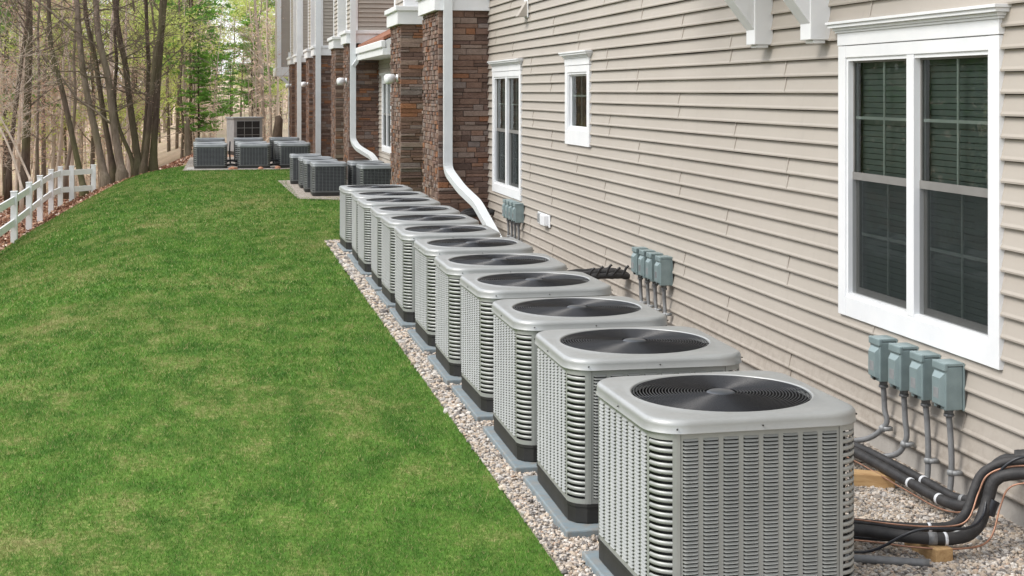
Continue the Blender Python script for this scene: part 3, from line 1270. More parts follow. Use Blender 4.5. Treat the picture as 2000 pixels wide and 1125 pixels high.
# ------------------------------------------------------------------ wall fittings
def flood(name_loc, label):
    (x, y, z) = name_loc
    t = thing('wall_light', label, 'wall light', (x, y, z), 0, 'white lights on the stone piers')
    b = MB()
    b.smooth = True
    b.lathe([(0, 0), (.06, .0), (.06, .03), (.03, .035)], 16)
    o = b.build('mounting_plate', M['white'], t)
    o.rotation_euler = (0, R(-90), 0)
    b = MB()
    b.smooth = True
    b.tube([(-.03, 0, 0), (-.07, 0, -.005), (-.1, -.02, -.01)], .028, 10)
    b.build('arm', M['white'], t)
    b = MB()
    b.smooth = True
    b.tube([(-.06, .0, 0), (-.08, -.01, -.0), (-.14, -.05, -.012), (-.2, -.075, -.02), (-.215, -.08, -.02)], [.04, .065, .08, .075, .05], 14)
    b.build('lamp_head', M['white'], t)
    t.scale = (1.15, 1.15, 1.15)
    return t


flood((PX - .02, 25.8, 2.46), 'largest white flood light, on the second stone pier beside a window')
flood((PX - .02, 36.3, 2.49), 'white cylinder light left of the bent white downspout')
flood((PX - .02, 52.1, 2.49), 'small white light left of the third downspout, on a dark stone pier')
flood((PX - .02, 64.2, 2.49), 'farthest white light, at the last stone pier of the building')

# outlet cover
t = thing('electrical_outlet', 'small white outlet with a weather cover low on the siding', 'outlet', (WX - .018, 17.25, .64))
b = MB()
b.bbox(-.012, 0, -.33, .33, -.075, .075, .003)
b.build('mounting_block', M['white'], t)
b = MB()
b.bbox(-.07, -.012, -.26, -.03, -.06, .07, .01)
b.build('weather_cover', M['white'], t)
b = MB()
b.bbox(-.035, -.012, .04, .26, -.055, .06, .006)
b.build('face_plate', M['conduit_fit'], t)
# dryer style vent high up
t = thing('wall_vent', 'small white hooded vent high on the siding near the stone pier', 'vent', (WX - .018, 18.3, 3.3))
b = MB()
b.bbox(-.01, 0, -.12, .12, -.12, .12, .003)
b.build('mounting_plate', M['white'], t)
b = MB()
b.add([(-.01, -.09, .1), (-.01, .09, .1), (-.13, .09, -.1), (-.13, -.09, -.1), (-.01, -.09, -.1), (-.01, .09, -.1)],
      [(0, 3, 2, 1), (0, 4, 3), (1, 2, 5), (3, 4, 5, 2)])
fixn(b.build('hood', M['siding'], t))


# ------------------------------------------------------------------ disconnect boxes
def disconnect(loc, label, group, route, wide=.2):
    t = thing('disconnect_box', label, 'electrical box', loc, 0, group)
    b = MB()
    # body against the wall, its flanged back, and the domed cover with a hinge cap
    b.bbox(-.115, -.012, -.066, .066, 0, .235, .006)
    b.bbox(-.012, .0, -.07, .07, -.006, .25, .003)
    b.build('box', M['box'], t)
    b = MB()
    b.bbox(-.124, -.1, -.07, .07, .212, .256, .006)
    b.bbox(-.1, -.004, -.0685, .0685, .237, .255, .004)
    b.build('hood', M['box'], t)
    b = MB()
    bm = MB()
    # raised panel of the door with sloped shoulders
    x0, x1 = -.115, -.137
    vs = [(x0, -.055, .018), (x0, .055, .018), (x0, .055, .200), (x0, -.055, .200),
          (x1, -.042, .03), (x1, .042, .03), (x1, .042, .172), (x1, -.042, .172)]
    b.add(vs, [(4, 7, 6, 5), (0, 4, 5, 1), (1, 5, 6, 2), (2, 6, 7, 3), (3, 7, 4, 0)])
    dr = fixn(b.build('door', M['box'], t))
    b = MB()
    b.box(-.1382, -.1373, -.03, .026, .062, .118)
    b.build('label_plate', M['conduit_fit'] if int(abs(loc[1]) * 100) % 2 else M['conduit'], dr)
    b = MB()
    b.bbox(-.125, -.114, -.012, .012, .003, .017, .002)
    b.build('latch', M['screw'], dr)
    b = MB()
    b.smooth = True
    b.tube([(-.06, 0, .004), (-.06, 0, -.03)], .024, 12)
    b.tube([(-.06, 0, -.03), (-.06, 0, -.045)], .028, 6)
    b.build('connector', M['conduit'], t)
    b = MB()
    b.smooth = True
    P = [Vector(p) - Vector(loc) for p in route]
    P = [Vector((-.06, 0, -.04))] + P
    path = smooth_pts(P, 7)
    b.tube(path, .0165, 10)
    # corrugations of the flexible whip
    b.build('conduit', M['conduit'], t)
    b = MB()
    b.smooth = True
    for fr in (.42,):
        i = int(len(path) * fr)
        d = (path[i + 1] - path[i]).normalized()
        c = path[i]
        b.tube([c - d * .014, c - d * .012, c + d * .012, c + d * .014], [.017, .0235, .0235, .017], 10)
        b.box(c.x - .002, c.x + .05, c.y - .03, c.y + .006, c.z - .012, c.z + .012)
    b.build('strap', M['conduit_fit'], t)
    return t


sx = WX - .02
ys1 = [7.93, 7.67, 7.41, 7.15]
names = ['farthest left', 'second from the left', 'third from the left', 'nearest, rightmost']
routes = [
    lambda y: [(sx - .055, y - .005, .33), (sx - .06, y - .02, .15 + .08), (sx - .18, y + .10, .12), (sx - .45, y + .45, .10), (2.9, y + .6, .2)],
    lambda y: [(sx - .055, y - .005, .33), (sx - .06, y - .02, .2), (sx - .14, y + .05, .1), (sx - .45, y + .35, .08), (2.85, y + .5, .2)],
    lambda y: [(sx - .055, y - .01, .35), (sx - .06, y - .03, .18), (sx - .09, y - .06, .04), (sx - .2, y - .12, -.02), (sx - .3, y - .2, -.04)],
    lambda y: [(sx - .055, y - .01, .35), (sx - .06, y - .03, .18), (sx - .09, y - .05, .04), (sx - .2, y - .1, -.02), (sx - .3, y - .2, -.04)],
]
for i, y in enumerate(ys1):
    disconnect((sx, y, .50), names[i] + ' grey-green box of the four below the big near window', 'electrical boxes under the near window', routes[i](y))
ys2 = [12.95, 12.72, 12.49, 12.22]
nm2 = ['leftmost', 'second', 'third', 'rightmost']
for i, y in enumerate(ys2):
    disconnect((sx, y, .50), nm2[i] + ' box of the four on bare siding behind the fourth unit', 'electrical boxes on the middle of the wall',
               [(sx - .055, y, .33), (sx - .06, y - .04, .2), (sx - .08, y - .06, .02), (sx - .2, y - .1, -.03)])
ys3 = [19.2, 18.98, 18.76, 18.52]
nm3 = ['leftmost', 'second', 'third', 'rightmost']
for i, y in enumerate(ys3):
    disconnect((sx, y, .49), nm3[i] + ' box of the four beneath the window next to the stone pier', 'electrical boxes under the far window',
               [(sx - .055, y, .33), (sx - .06, y, .2), (sx - .07, y, .02), (sx - .1, y, -.03)])


# ------------------------------------------------------------------ condenser units
def rr_point(phi, a, r):
    """point on a rounded square (half a, corner r) in direction phi"""
    c, s = math.cos(phi), math.sin(phi)
    k = a / max(abs(c), abs(s))
    x, y = c * k, s * k
    if abs(x) > a - r and abs(y) > a - r:
        cx, cy = math.copysign(a - r, x), math.copysign(a - r, y)
        # intersect ray with the corner circle
        bq = -(c * cx + s * cy)
        cq = cx * cx + cy * cy - r * r
        k = -bq + math.sqrt(max(0, bq * bq - cq))
        x, y = c * k, s * k
    return x, y


def cover_mesh(a=.472, r=.15, r0=.383, z0=.745, z1=.828, n=128):
    rings = []

    def circ(rad, z):
        rings.append([(rad * math.cos(2 * math.pi * k / n), rad * math.sin(2 * math.pi * k / n), z) for k in range(n)])

    def rr(inset, z):
        rings.append([(*rr_point(2 * math.pi * k / n, a - inset, max(.02, r - inset)), z) for k in range(n)])

    def blend(f, inset, z):
        out = []
        for k in range(n):
            ph = 2 * math.pi * k / n
            x, y = rr_point(ph, a - inset, r - inset)
            cx, cy = (r0 + .018) * math.cos(ph), (r0 + .018) * math.sin(ph)
            out.append((cx + (x - cx) * f, cy + (y - cy) * f, z))
        rings.append(out)
    circ(r0 - .006, z1 - .03)
    circ(r0 - .002, z1 - .004)
    circ(r0 + .003, z1 + .001)
    circ(r0 + .008, z1 + .0005)
    circ(r0 + .018, z1 - .003)
    blend(.5, .045, z1 - .003)
    blend(1, .045, z1 - .0035)
    rr(.028, z1 - .005)
    for t in (15, 30, 45, 60, 75, 90):
        rr(.024 * (1 - math.sin(R(t))) + .0, z1 - .005 - .024 * (1 - math.cos(R(t))))
    rr(-.001, z0 + .006)
    rr(-.004, z0 + .003)
    rr(-.004, z0)
    rr(.006, z0)
    b = MB()
    b.smooth = True
    vs = [p for q in rings for p in q]
    fs = [(i * n + k, i * n + (k + 1) % n, (i + 1) * n + (k + 1) % n, (i + 1) * n + k) for i in range(len(rings) - 1) for k in range(n)]
    b.add(vs, [f[::-1] for f in fs])
    return b


def make_unit(name='air_conditioner', half=.455, rad=.105, z_b=.1, z_t=.77, cols=8, row=.0155, cw=.0665, big=True, mats=None, cover=None,
              base=True, slot=.029):
    ms, mc = mats or (M['steel'], M['cover'])
    ml = ms if big else M['dark_louvre']
    root = thing(name, 'x', 'air conditioner')
    # coil core
    b = MB()
    n = 48
    b.smooth = True
    a_ = half - .028
    ring = [rr_point(2 * math.pi * k / n, a_, rad - .02) for k in range(n)]
    b.add([(x, y, z_b - .01) for x, y in ring] + [(x, y, z_t) for x, y in ring], [(k, (k + 1) % n, n + (k + 1) % n, n + k) for k in range(n)])
    b.build('coil', M['coil'], root)
    # base pan
    b = MB()
    b.smooth = False
    n = 64
    prof = [(.006, .0), (.0, .006), (.0, z_b - .02), (-.004, z_b - .016), (-.004, z_b), (.03, z_b)]
    vs = []
    for ins, z in prof:
        vs += [(*rr_point(2 * math.pi * k / n, half - ins, rad), z) for k in range(n)]
    b.add(vs, [(i * n + k, i * n + (k + 1) % n, (i + 1) * n + (k + 1) % n, (i + 1) * n + k) for i in range(len(prof) - 1) for k in range(n)])
    b.build('base_pan', M['black'], root)
    fl = half - rad                       # flat half-length
    zlo, zhi = z_b + .012, z_t - .006
    nrow = int((zhi - zlo - .02) / row)
    for side in range(4):
        b = MB()
        # built on the front (-Y) side, then turned
        def P(x, o, z):
            y = -half - o
            for _ in range(side):
                x, y = -y, x
            return (x, y, z)

        def sheet(x0, x1, za, zb, o=0.0, t=.004):
            vs = [P(x0, o, za), P(x1, o, za), P(x1, o, zb), P(x0, o, zb), P(x0, o - t, za), P(x1, o - t, za), P(x1, o - t, zb), P(x0, o - t, zb)]
            b.add(vs, [(0, 1, 2, 3), (0, 4, 5, 1), (1, 5, 6, 2), (2, 6, 7, 3), (3, 7, 4, 0)])
        px_ = 2 * fl / cols
        g = (px_ - cw)
        x0 = -fl
        fe = fl - .0025
        z1_ = zlo + .012
        z2_ = z1_ + nrow * row
        sheet(-fe, fe, z_b - .002, z1_)
        sheet(-fe, fe, z2_, z_t + .01)
        for c in range(cols + 1):
            xa = -fl + c * px_ - g / 2
            xb = xa + g
            sheet(max(-fe, xa), min(fe, xb), z1_, z2_)
            if c == cols:
                break
            xl, xr = xb, xb + cw
            for k in range(nrow):
                zb = z1_ + k * row
                zt = zb + row
                e = .006 if big else 0
                o = .0085
                # louvre: slopes out and down, pinched ends
                zt2, zb2 = zt - .0005, zb + row * (.42 if big else .38)
                vs = [P(xl, 0, zt2), P(xr, 0, zt2), P(xr - e, o, zb2), P(xl + e, o, zb2), P(xl, 0, zb2 + .002), P(xr, 0, zb2 + .002)]
                b.cur = 1
                b.add(vs, [(3, 2, 1, 0), (0, 4, 3), (1, 2, 5)])
                b.cur = 0
        # thin seam lines beside the corners
        pn = b.build('louvered_panel', [ms, ml], root)
    # corners: curved bars
    nseg = 10
    for ci in range(4):
        b = MB()

        def PC(t, o, z):
            # t runs -fl_ext .. arc .. in units: angle param with flats
            cx, cy = -(half - rad), -(half - rad)
            if t < 0:
                x, y = -half - o, cy - t * .02
            elif t > 1:
                x, y = cx + (t - 1) * .02, -half - o
            else:
                a = math.pi + t * math.pi / 2
                x, y = cx + (rad + o) * math.cos(a), cy + (rad + o) * math.sin(a)
            for _ in range(ci):
                x, y = -y, x
            return (x, y, z)

        def band(t0, t1, za, zb, bulge=0.0, m=nseg):
            rows = [(za, -.005), (za + (zb - za) * .15, bulge * .6), (za + (zb - za) * .5, bulge), (zb - (zb - za) * .15, bulge * .6), (zb, -.005)] if bulge else [(za, -.005), (za, .001), (zb, .001), (zb, -.005)]
            vs, fs = [], []
            for i in range(m + 1):
                t = t0 + (t1 - t0) * i / m
                for (z, o) in rows:
                    vs.append(PC(t, o, z))
            k = len(rows)
            for i in range(m):
                for j in range(k - 1):
                    fs.append((i * k + j, (i + 1) * k + j, (i + 1) * k + j + 1, i * k + j + 1))
            b.smooth = bool(bulge)
            b.add(vs, fs)
        band(0, 1, z_b - .002, zlo + .012)
        band(0, 1, z_t - .03, z_t + .008)
        band(0, .1, zlo + .012, z_t - .03, 0, 2)
        band(.8, 1, zlo + .012, z_t - .03, 0, 2)
        z = zlo + .012
        while z < z_t - .045:
            hh = min(slot * .62, z_t - .03 - z - slot * .4)
            band(.1, .8, z + slot * .36, z + slot * .36 + hh, .0016)
            z += slot
        b.build('corner_panel', ms, root)
    if big:
        cv = cover_mesh(z0=z_t - .003, z1=z_t + .058, r0=.398).build('top_cover', mc, root)
        zc = z_t + .018
        a_ = .4765

        def screw(p0, p1):
            b = MB()
            b.smooth = True
            b.tube([p0, p1], 0.0036, 8)
            b.build('screw', M['screw'], cv)
        for side in range(4):
            for q in (-.36, -.0, .36) if True else ():
                p0 = Vector((q, -a_ + .003, zc))
                p1 = Vector((q, -a_ - .003, zc))
                for _ in range(side):
                    p0 = Vector((-p0.y, p0.x, p0.z))
                    p1 = Vector((-p1.y, p1.x, p1.z))
                if abs(q) > .3:
                    continue
                screw(p0, p1)
        for k in range(4):
            a = R(45 + 90 * k) + .12
            x, y = rr_point(a, .476, .15)
            d = Vector((x, y, 0)).normalized() * .003
            screw(Vector((x, y, zc)) - d, Vector((x, y, zc)) + d)
        # grille: spiral of concentric wires, shallow dome, with spokes under
        ztop = z_t + .062
        r0 = .393
        b = MB()
        b.smooth = True
        nr = 23
        def dome(r):
            return ztop - .006 * (r / r0) ** 2 - .002
        for i in range(nr):
            r = .068 + (r0 - .068) * (i + .5) / nr
            m = 72
            wr = .0026
            z = dome(r)
            vs, fs = [], []
            for k in range(m):
                a = 2 * math.pi * k / m
                for q in range(4):
                    th = math.pi / 2 * q + math.pi / 4
                    vs.append(((r + wr * math.cos(th)) * math.cos(a), (r + wr * math.cos(th)) * math.sin(a), z + wr * math.sin(th)))
            for k in range(m):
                k2 = (k + 1) % m
                for q in range(4):
                    q2 = (q + 1) % 4
                    fs.append((k * 4 + q, k2 * 4 + q, k2 * 4 + q2, k * 4 + q2))
            b.add(vs, fs)
        for k in range(8):
            a = math.pi * 2 * k / 8 + .3
            b.tube([(.08 * math.cos(a), .08 * math.sin(a), dome(.08) - .004), (.23 * math.cos(a), .23 * math.sin(a), dome(.23) - .004), (r0 * math.cos(a), r0 * math.sin(a), dome(r0) - .004)], .0026, 5)
        gr = b.build('fan_grille', M['wire'], root)
        b = MB()
        b.smooth = True
        b.lathe([(0, ztop + .002), (.054, ztop + .001), (.064, ztop - .005), (.064, ztop - .02)], 32)
        b.build('hub_plate', M['motor'], gr)
        # fan below
        b = MB()
        b.smooth = True
        zf = z_t - .03
        b.lathe([(0, zf + .03), (.075, zf + .028), (.085, zf + .01), (.085, zf - .16), (0, zf - .16)], 24)
        fan = b.build('fan_motor', M['blade'], root)
        for k in range(4):
            b = MB()
            b.smooth = True
            vs, fs = [], []
            nn = 8
            for i in range(nn + 1):
                t = i / nn
                r = .08 + .27 * t
                for j in range(5):
                    u = j / 4 - .5
                    sw = .75 + .35 * t
                    a = u * sw + t * .5 + math.pi / 2 * k + .55
                    vs.append((r * math.cos(a), r * math.sin(a), zf - .0 + u * .07 - .01 * t))
            for i in range(nn):
                for j in range(4):
                    fs.append((i * 5 + j, i * 5 + j + 1, (i + 1) * 5 + j + 1, (i + 1) * 5 + j))
            b.add(vs, fs)
            b.build('fan_blade', M['blade'], fan)
        # shroud below the opening
        b = MB()
        b.smooth = True
        b.lathe([(r0 + .002, z_t + .045), (r0 - .01, z_t - .1), (.3, z_t - .3), (0, z_t - .31)], 48)
        b.build('shroud', M['shroud'], root)
    else:
        zt = z_t + .07
        cv = cover_mesh(a=half + .012, r=rad + .02, r0=half * .78, z0=z_t - .005, z1=zt, n=64).build('top_cover', mc, root)
        b = MB()
        b.smooth = True
        r0 = half * .77
        for i in range(10):
            r = .06 + (r0 - .06) * (i + .5) / 10
            z = zt - .012
            m = 32
            b.tube([(r * math.cos(2 * math.pi * k / m), r * math.sin(2 * math.pi * k / m), z) for k in range(m + 1)], .004, 4, False)
        b.build('fan_grille', M['wire'], root)
        b = MB()
        b.lathe([(r0, zt - .03), (r0 - .02, zt - .14), (0, zt - .15)], 32)
        b.build('shroud', M['shroud'], root)
    return root


ORD = ['first', 'second', 'third', 'fourth', 'fifth', 'sixth', 'seventh', 'eighth', 'ninth', 'tenth', 'eleventh', 'twelfth']
YC = [6.04, 7.38, 8.60, 9.92, 11.15, 12.45, 13.75, 15.0, 16.2, 17.55, 18.65, 20.05]
RZ = [1.3, -.8, -.3, .6, -.5, .4, -1.0, .7, -.4, .5, -.6, 1.5]
GX = 2.185
proto = make_unit()


def make_pad():
    b = MB()
    b.bbox(-.505, .505, -.52, .52, -.03, .06, .008)
    o = b.build('equipment_pad', M['pad'])
    return o


pad0 = make_pad()
for i, y in enumerate(YC):
    o = proto if i == 0 else copy_tree(proto)
    p = pad0 if i == 0 else pad0.copy()
    if i:
        COL.objects.link(p)
    dx = [.0, .0, -.01, .01, .0, .015, -.015, .0, .01, -.01, .01, -.02][i]
    o.location = (GX + dx, y, .06)
    o.rotation_euler = (0, 0, R(RZ[i]))
    for ch in o.children:
        if ch.name.startswith(('fan_motor', 'fan_grille')):
            ch.rotation_euler = (0, 0, rnd.uniform(0, 6.28))
    p.location = (GX + dx * .5, y - .02, 0)
    p.rotation_euler = (0, 0, R(RZ[i] * .3))
    if i == 0:
        lab = 'nearest silver-grey air conditioner, its louvred front cut off by the bottom edge'
        pl = 'blue-grey pad under the nearest air conditioner of the row'
    elif i == 11:
        lab = 'last silver-grey air conditioner of the long row, closest to the dark grey units'
        pl = 'blue-grey pad under the last unit of the long row'
    else:
        lab = ORD[i] + ' silver-grey air conditioner of the long row, counted from the camera'
        pl = 'blue-grey pad under the ' + ORD[i] + ' unit of the long row from the camera'
    tag(o, lab, 'air conditioner', 'silver-grey air conditioners in the long row')
    tag(p, pl, 'equipment pad', 'pads under the long row')

# dark units further away: group beside the stone piers
small = make_unit(half=.362, rad=.06, z_b=.07, z_t=.62, cols=8, row=.03, cw=.067, big=False, mats=(M['dark_steel'], M['dark_cover']), slot=.05)
B = [(1.945 + .365, 30.28 + .37, 'nearest dark grey unit of the middle group, with a wide ribbed front'),
     (1.86 + .365, 31.45 + .37, 'second dark grey unit of the middle group, overlapping behind the nearest one'),
     (1.83 + .365, 32.75 + .37, 'third dark grey unit of the middle group, second from its far end'),
     (1.70 + .365, 34.3 + .37, 'farthest left dark grey unit of the middle group, showing its black base'),
     (2.84 + .365, 29.2 + .37, 'dark unit of the middle group touching the brown pier edge in the picture'),
     (2.76 + .365, 30.55 + .37, 'dark unit of the middle group between the nearest one and the pier side unit')]
for i, (x, y, lab) in enumerate(B):
    o = small if i == 0 else copy_tree(small)
    o.location = (x, y, .03)
    o.rotation_euler = (0, 0, R([0, -1, .6, -1.5, 1, 0][i]))
    tag(o, lab, 'air conditioner', 'dark grey air conditioners beside the stone piers')
far = make_unit(half=.455, rad=.08, z_b=.08, z_t=.63, cols=9, row=.035, cw=.074, big=False, mats=(M['dark_steel'], M['dark_cover']), slot=.06)
k = 0
cols3 = [(-.19, 'left'), (1.01, 'middle'), (2.2, 'right')]
rows3 = [(41.4 + .46, 'front'), (42.85 + .46, 'second'), (46.4 + .46, 'back')]
for (y, rn) in rows3:
    for (x, cn) in cols3:
        o = far if k == 0 else copy_tree(far)
        o.location = (x + [.0, .01, -.03][k % 3] - (.0 if rn == 'front' else .05), y + (0 if cn != 'right' else .25), .03)
        o.rotation_euler = (0, 0, R(rnd.uniform(-1.5, 1.5)))
        tag(o, 'dark ribbed unit of the far group at the wood, %s column, %s row' % (cn, rn), 'air conditioner', 'dark grey air conditioners at the end of the lawn')
        k += 1
# long flat pads of the two groups
b = MB()
b.bbox(-.86, .38, 41.18, 42.45, -.05, .035, .01)
tag(b.build('concrete_pad', M['concrete']), 'pale concrete pad under the leftmost unit of the far group', 'concrete pad')
b = MB()
b.bbox(.5, 1.53, 41.3, 42.4, -.05, .03, .01)
tag(b.build('concrete_pad', M['concrete']), 'pale concrete pad under the middle unit of the far group', 'concrete pad')

# big upright packaged unit beyond
t = thing('heat_pump', 'tall pale grey upright unit with a dark square grille behind the far group', 'heat pump', (.95, 52.5, 0), R(17))
b = MB()
b.bbox(-.53, .53, -.42, .42, .08, 1.24, .01)
b.build('cabinet', simple('pale_cabinet', (.3, .3, .3), .5), t)
b = MB()
b.bbox(-.57, .57, -.46, .46, 1.24, 1.30, .01)
b.build('lid', M['conduit_fit'], t)
b = MB()
b.box(-.43, .43, -.427, -.4205, .18, 1.16)
b.build('coil', M['coil'], t)
b = MB()
for q in range(4):
    x = -.43 + q * .86 / 3
    b.box(x - .008, x + .008, -.436, -.428, .18, 1.16)
for q in range(5):
    z = .18 + q * .98 / 4
    b.box(-.43, .43, -.4355, -.4275, z - .008, z + .008)
b.build('grille', M['conduit_fit'], t)
b = MB()
b.box(-.5, .5, -.4, .4, -.05, .08)
b.build('base', M['black'], t)


# ------------------------------------------------------------------ refrigerant lines near the camera
def hose(name, pts, r, mat, n=12, k=7, label=None, cat=None, group=None, parent=None, wob=.0):
    path = smooth_pts(pts, k)
    b = MB()
    b.smooth = True
    rr = [r * (1 + wob * mnoise.noise(Vector((i * .55, r * 100, len(pts))))) for i in range(len(path))]
    b.tube(path, rr, n)
    o = b.build(name, mat, parent)
    if label:
        tag(o, label, cat, group)
    return path, o


def ring_on(path, fr, r, w_, mat, parent, name='tie'):
    i = int(len(path) * fr)
    d = (path[i + 1] - path[i]).normalized()
    c = path[i]
    b = MB()
    b.smooth = True
    b.tube([c - d * w_ / 2, c + d * w_ / 2], r, 14)
    return b.build(name, mat, parent)


t = thing('refrigerant_line', 'pair of black foam-wrapped lines running back along the foundation to the units', 'pipe bundle')
pa, _ = hose('insulated_pipe', [(3.15, 9.0, .12), (3.46, 8.4, .13), (3.60, 7.8, .135), (3.64, 7.1, .12), (3.67, 6.75, .11), (3.70, 6.57, .15), (3.72, 6.50, .29), (3.78, 6.44, .38), (3.88, 6.36, .40), (4.0, 6.28, .40)], .028, M['foam'], parent=t, wob=.12)
pb, _ = hose('insulated_pipe', [(3.22, 9.0, .12), (3.53, 8.4, .13), (3.67, 7.8, .14), (3.715, 7.1, .13), (3.74, 6.8, .12), (3.77, 6.64, .16), (3.79, 6.57, .30), (3.84, 6.52, .38), (3.90, 6.44, .40), (4.0, 6.38, .40)], .024, M['foam'], parent=t, wob=.12)
hose('copper_wire', [(3.43, 8.4, .10), (3.57, 7.8, .10), (3.605, 7.1, .088), (3.635, 6.76, .078), (3.67, 6.56, .13), (3.69, 6.47, .29), (3.76, 6.41, .36), (3.88, 6.33, .37), (4.0, 6.25, .37)], .0045, M['copper'], 6, parent=t)
hose('copper_wire', [(3.73, 6.5, .2), (3.76, 6.47, .3), (3.80, 6.4, .345), (3.88, 6.34, .35), (4.0, 6.28, .35)], .005, M['copper'], 6, parent=t)
for fr in (.33,):
    ring_on(pa, fr, .0295, .016, M['tie'], t)
    ring_on(pb, fr, .0265, .016, M['tie'], t)
ring_on(pa, .42, .0292, .02, M['tie'], t, 'tape')
ring_on(pb, .475, .0262, .022, M['conduit_fit'], t, 'tape')
t = thing('refrigerant_line', 'pair of black foam-wrapped lines on the front timber block bending up to the wall', 'pipe bundle')
pc, _ = hose('insulated_pipe', [(2.45, 6.510, .25), (2.72, 6.410, .135), (2.98, 6.380, .125), (3.2, 6.240, .12), (3.4, 6.180, .12), (3.53, 6.220, .15), (3.6, 6.250, .26), (3.64, 6.250, .36), (3.72, 6.200, .40), (3.85, 6.110, .41), (4.0, 6.040, .41)], .029, M['foam'], parent=t, wob=.1)
pd, _ = hose('insulated_pipe', [(2.45, 6.570, .25), (2.72, 6.510, .16), (2.98, 6.510, .125), (3.2, 6.360, .13), (3.42, 6.300, .135), (3.53, 6.330, .18), (3.59, 6.350, .29), (3.64, 6.350, .37), (3.73, 6.300, .43), (3.86, 6.220, .45), (4.0, 6.140, .45)], .025, M['foam'], parent=t, wob=.12)
hose('copper_wire', [(2.72, 6.360, .105), (2.98, 6.330, .09), (3.2, 6.190, .087), (3.41, 6.130, .087), (3.56, 6.160, .11), (3.64, 6.200, .25), (3.68, 6.200, .33), (3.74, 6.160, .365), (3.86, 6.080, .375), (4.0, 6.010, .375)], .0048, M['copper'], 6, parent=t)
hose('copper_wire', [(2.72, 6.470, .20), (2.98, 6.470, .155), (3.2, 6.310, .155), (3.4, 6.250, .155), (3.49, 6.230, .19), (3.56, 6.260, .3), (3.61, 6.260, .385), (3.71, 6.220, .43), (3.86, 6.140, .445), (4.0, 6.060, .445)], .0045, M['copper'], 6, parent=t)
hose('thin_cable', [(2.5, 6.62, .2), (2.72, 6.6, .10), (2.98, 6.5, .06), (3.25, 6.34, .07), (3.5, 6.28, .09), (3.60, 6.3, .2), (3.64, 6.3, .33), (3.74, 6.24, .40), (3.88, 6.17, .41), (4.0, 6.1, .40)], .0085, M['wire'], 8, parent=t)
hose('thin_cable', [(2.5, 6.5, .2), (2.72, 6.4, .09), (2.98, 6.28, .05), (3.2, 6.18, .17), (3.42, 6.13, .18), (3.55, 6.2, .21), (3.62, 6.26, .34), (3.72, 6.2, .47), (3.86, 6.14, .485), (4.0, 6.06, .47)], .007, M['wire'], 8, parent=t)
hose('tape', [(3.60, 6.25, .20), (3.615, 6.25, .24), (3.63, 6.25, .27)], .036, M['wire'], 12, parent=t)
ring_on(pc, .375, .0315, .014, M['tie'], t)
ring_on(pd, .36, .0275, .014, M['tie'], t)
ring_on(pc, .34, .0305, .04, M['conduit'], t, 'tape')
# taped ends where the lines enter the wall
t = thing('pipe_boot', 'black taped collar where the insulated lines enter the siding', 'pipe collar')
hose('tape_wrap', [(3.82, 6.36, .42), (3.90, 6.30, .44), (4.0, 6.22, .45)], .05, M['foam'], 12, parent=t, wob=.25)
for q in range(3):
    hose('tape_tail', [(3.88, 6.32 - q * .03, .47), (3.89, 6.33 - q * .03, .50), (3.905, 6.32 - q * .03, .53)], .008, M['foam'], 6, parent=t)
# grey conduit ends lying in the gravel
hose('conduit', [(3.52, 6.6, .03), (3.58, 6.48, .045), (3.64, 6.38, .03)], .022, M['conduit_fit'], label='stub of grey conduit lying in the gravel under the black lines', cat='conduit')
hose('conduit', [(2.75, 6.32, .035), (2.95, 6.2, .045), (3.22, 6.1, .04)], .019, M['conduit'], label='dark grey conduit along the gravel beside the front timber block', cat='conduit')


def timber(x0, y0, l, wd, h, rz, label):
    b = MB()
    b.bbox(-wd / 2, wd / 2, 0, l, 0, h, .004)
    o = b.build('timber_block', M['timber'])
    o.location = (x0, y0, .012)
    o.rotation_euler = (0, 0, rz)
    return tag(o, label, 'timber block', 'timber blocks under the pipes')


timber(3.315, 6.13, .28, .09, .078, R(4), 'short timber block in front, carrying the bent black lines')
timber(3.68, 7.36, .24, .10, .085, R(62), 'short timber block farther back beside the nearest unit')

# lines poking out behind the fourth unit
t = thing('refrigerant_line', 'dark bundle of pipe ends with upright stubs at the middle of the wall', 'pipe bundle')
for q in range(4):
    hose('insulated_pipe', [(2.9, 13.45 + q * .04, .36), (3.3, 13.5 + q * .04, .40 + q * .012), (3.62, 13.5 + q * .05, .42 + (q % 2) * .03), (3.82, 13.5 + q * .05, .42 + (q % 2) * .03), (3.99, 13.55 + q * .04, .40)], .03, M['foam'], 8, parent=t, wob=.35)
for q in range(5):
    x = 3.52 + q * .085
    hose('tape_tail', [(x, 13.42 + .03 * (q % 2), .44), (x + .02, 13.4, .49 + .012 * (q % 3)), (x + .045, 13.39, .515 + .015 * (q % 3))], .012, M['foam'], 6, parent=t)
t = thing('refrigerant_line', 'dark bundle of pipes by the foot of the bent downspout', 'pipe bundle')
for q in range(3):
    hose('insulated_pipe', [(2.9, 20.3 + q * .06, .3), (3.3, 20.4 + q * .06, .33), (3.6, 20.55 + q * .05, .42 + q * .03), (3.98, 20.6 + q * .06, .45)], .035, M['foam'], 8, parent=t, wob=.2)
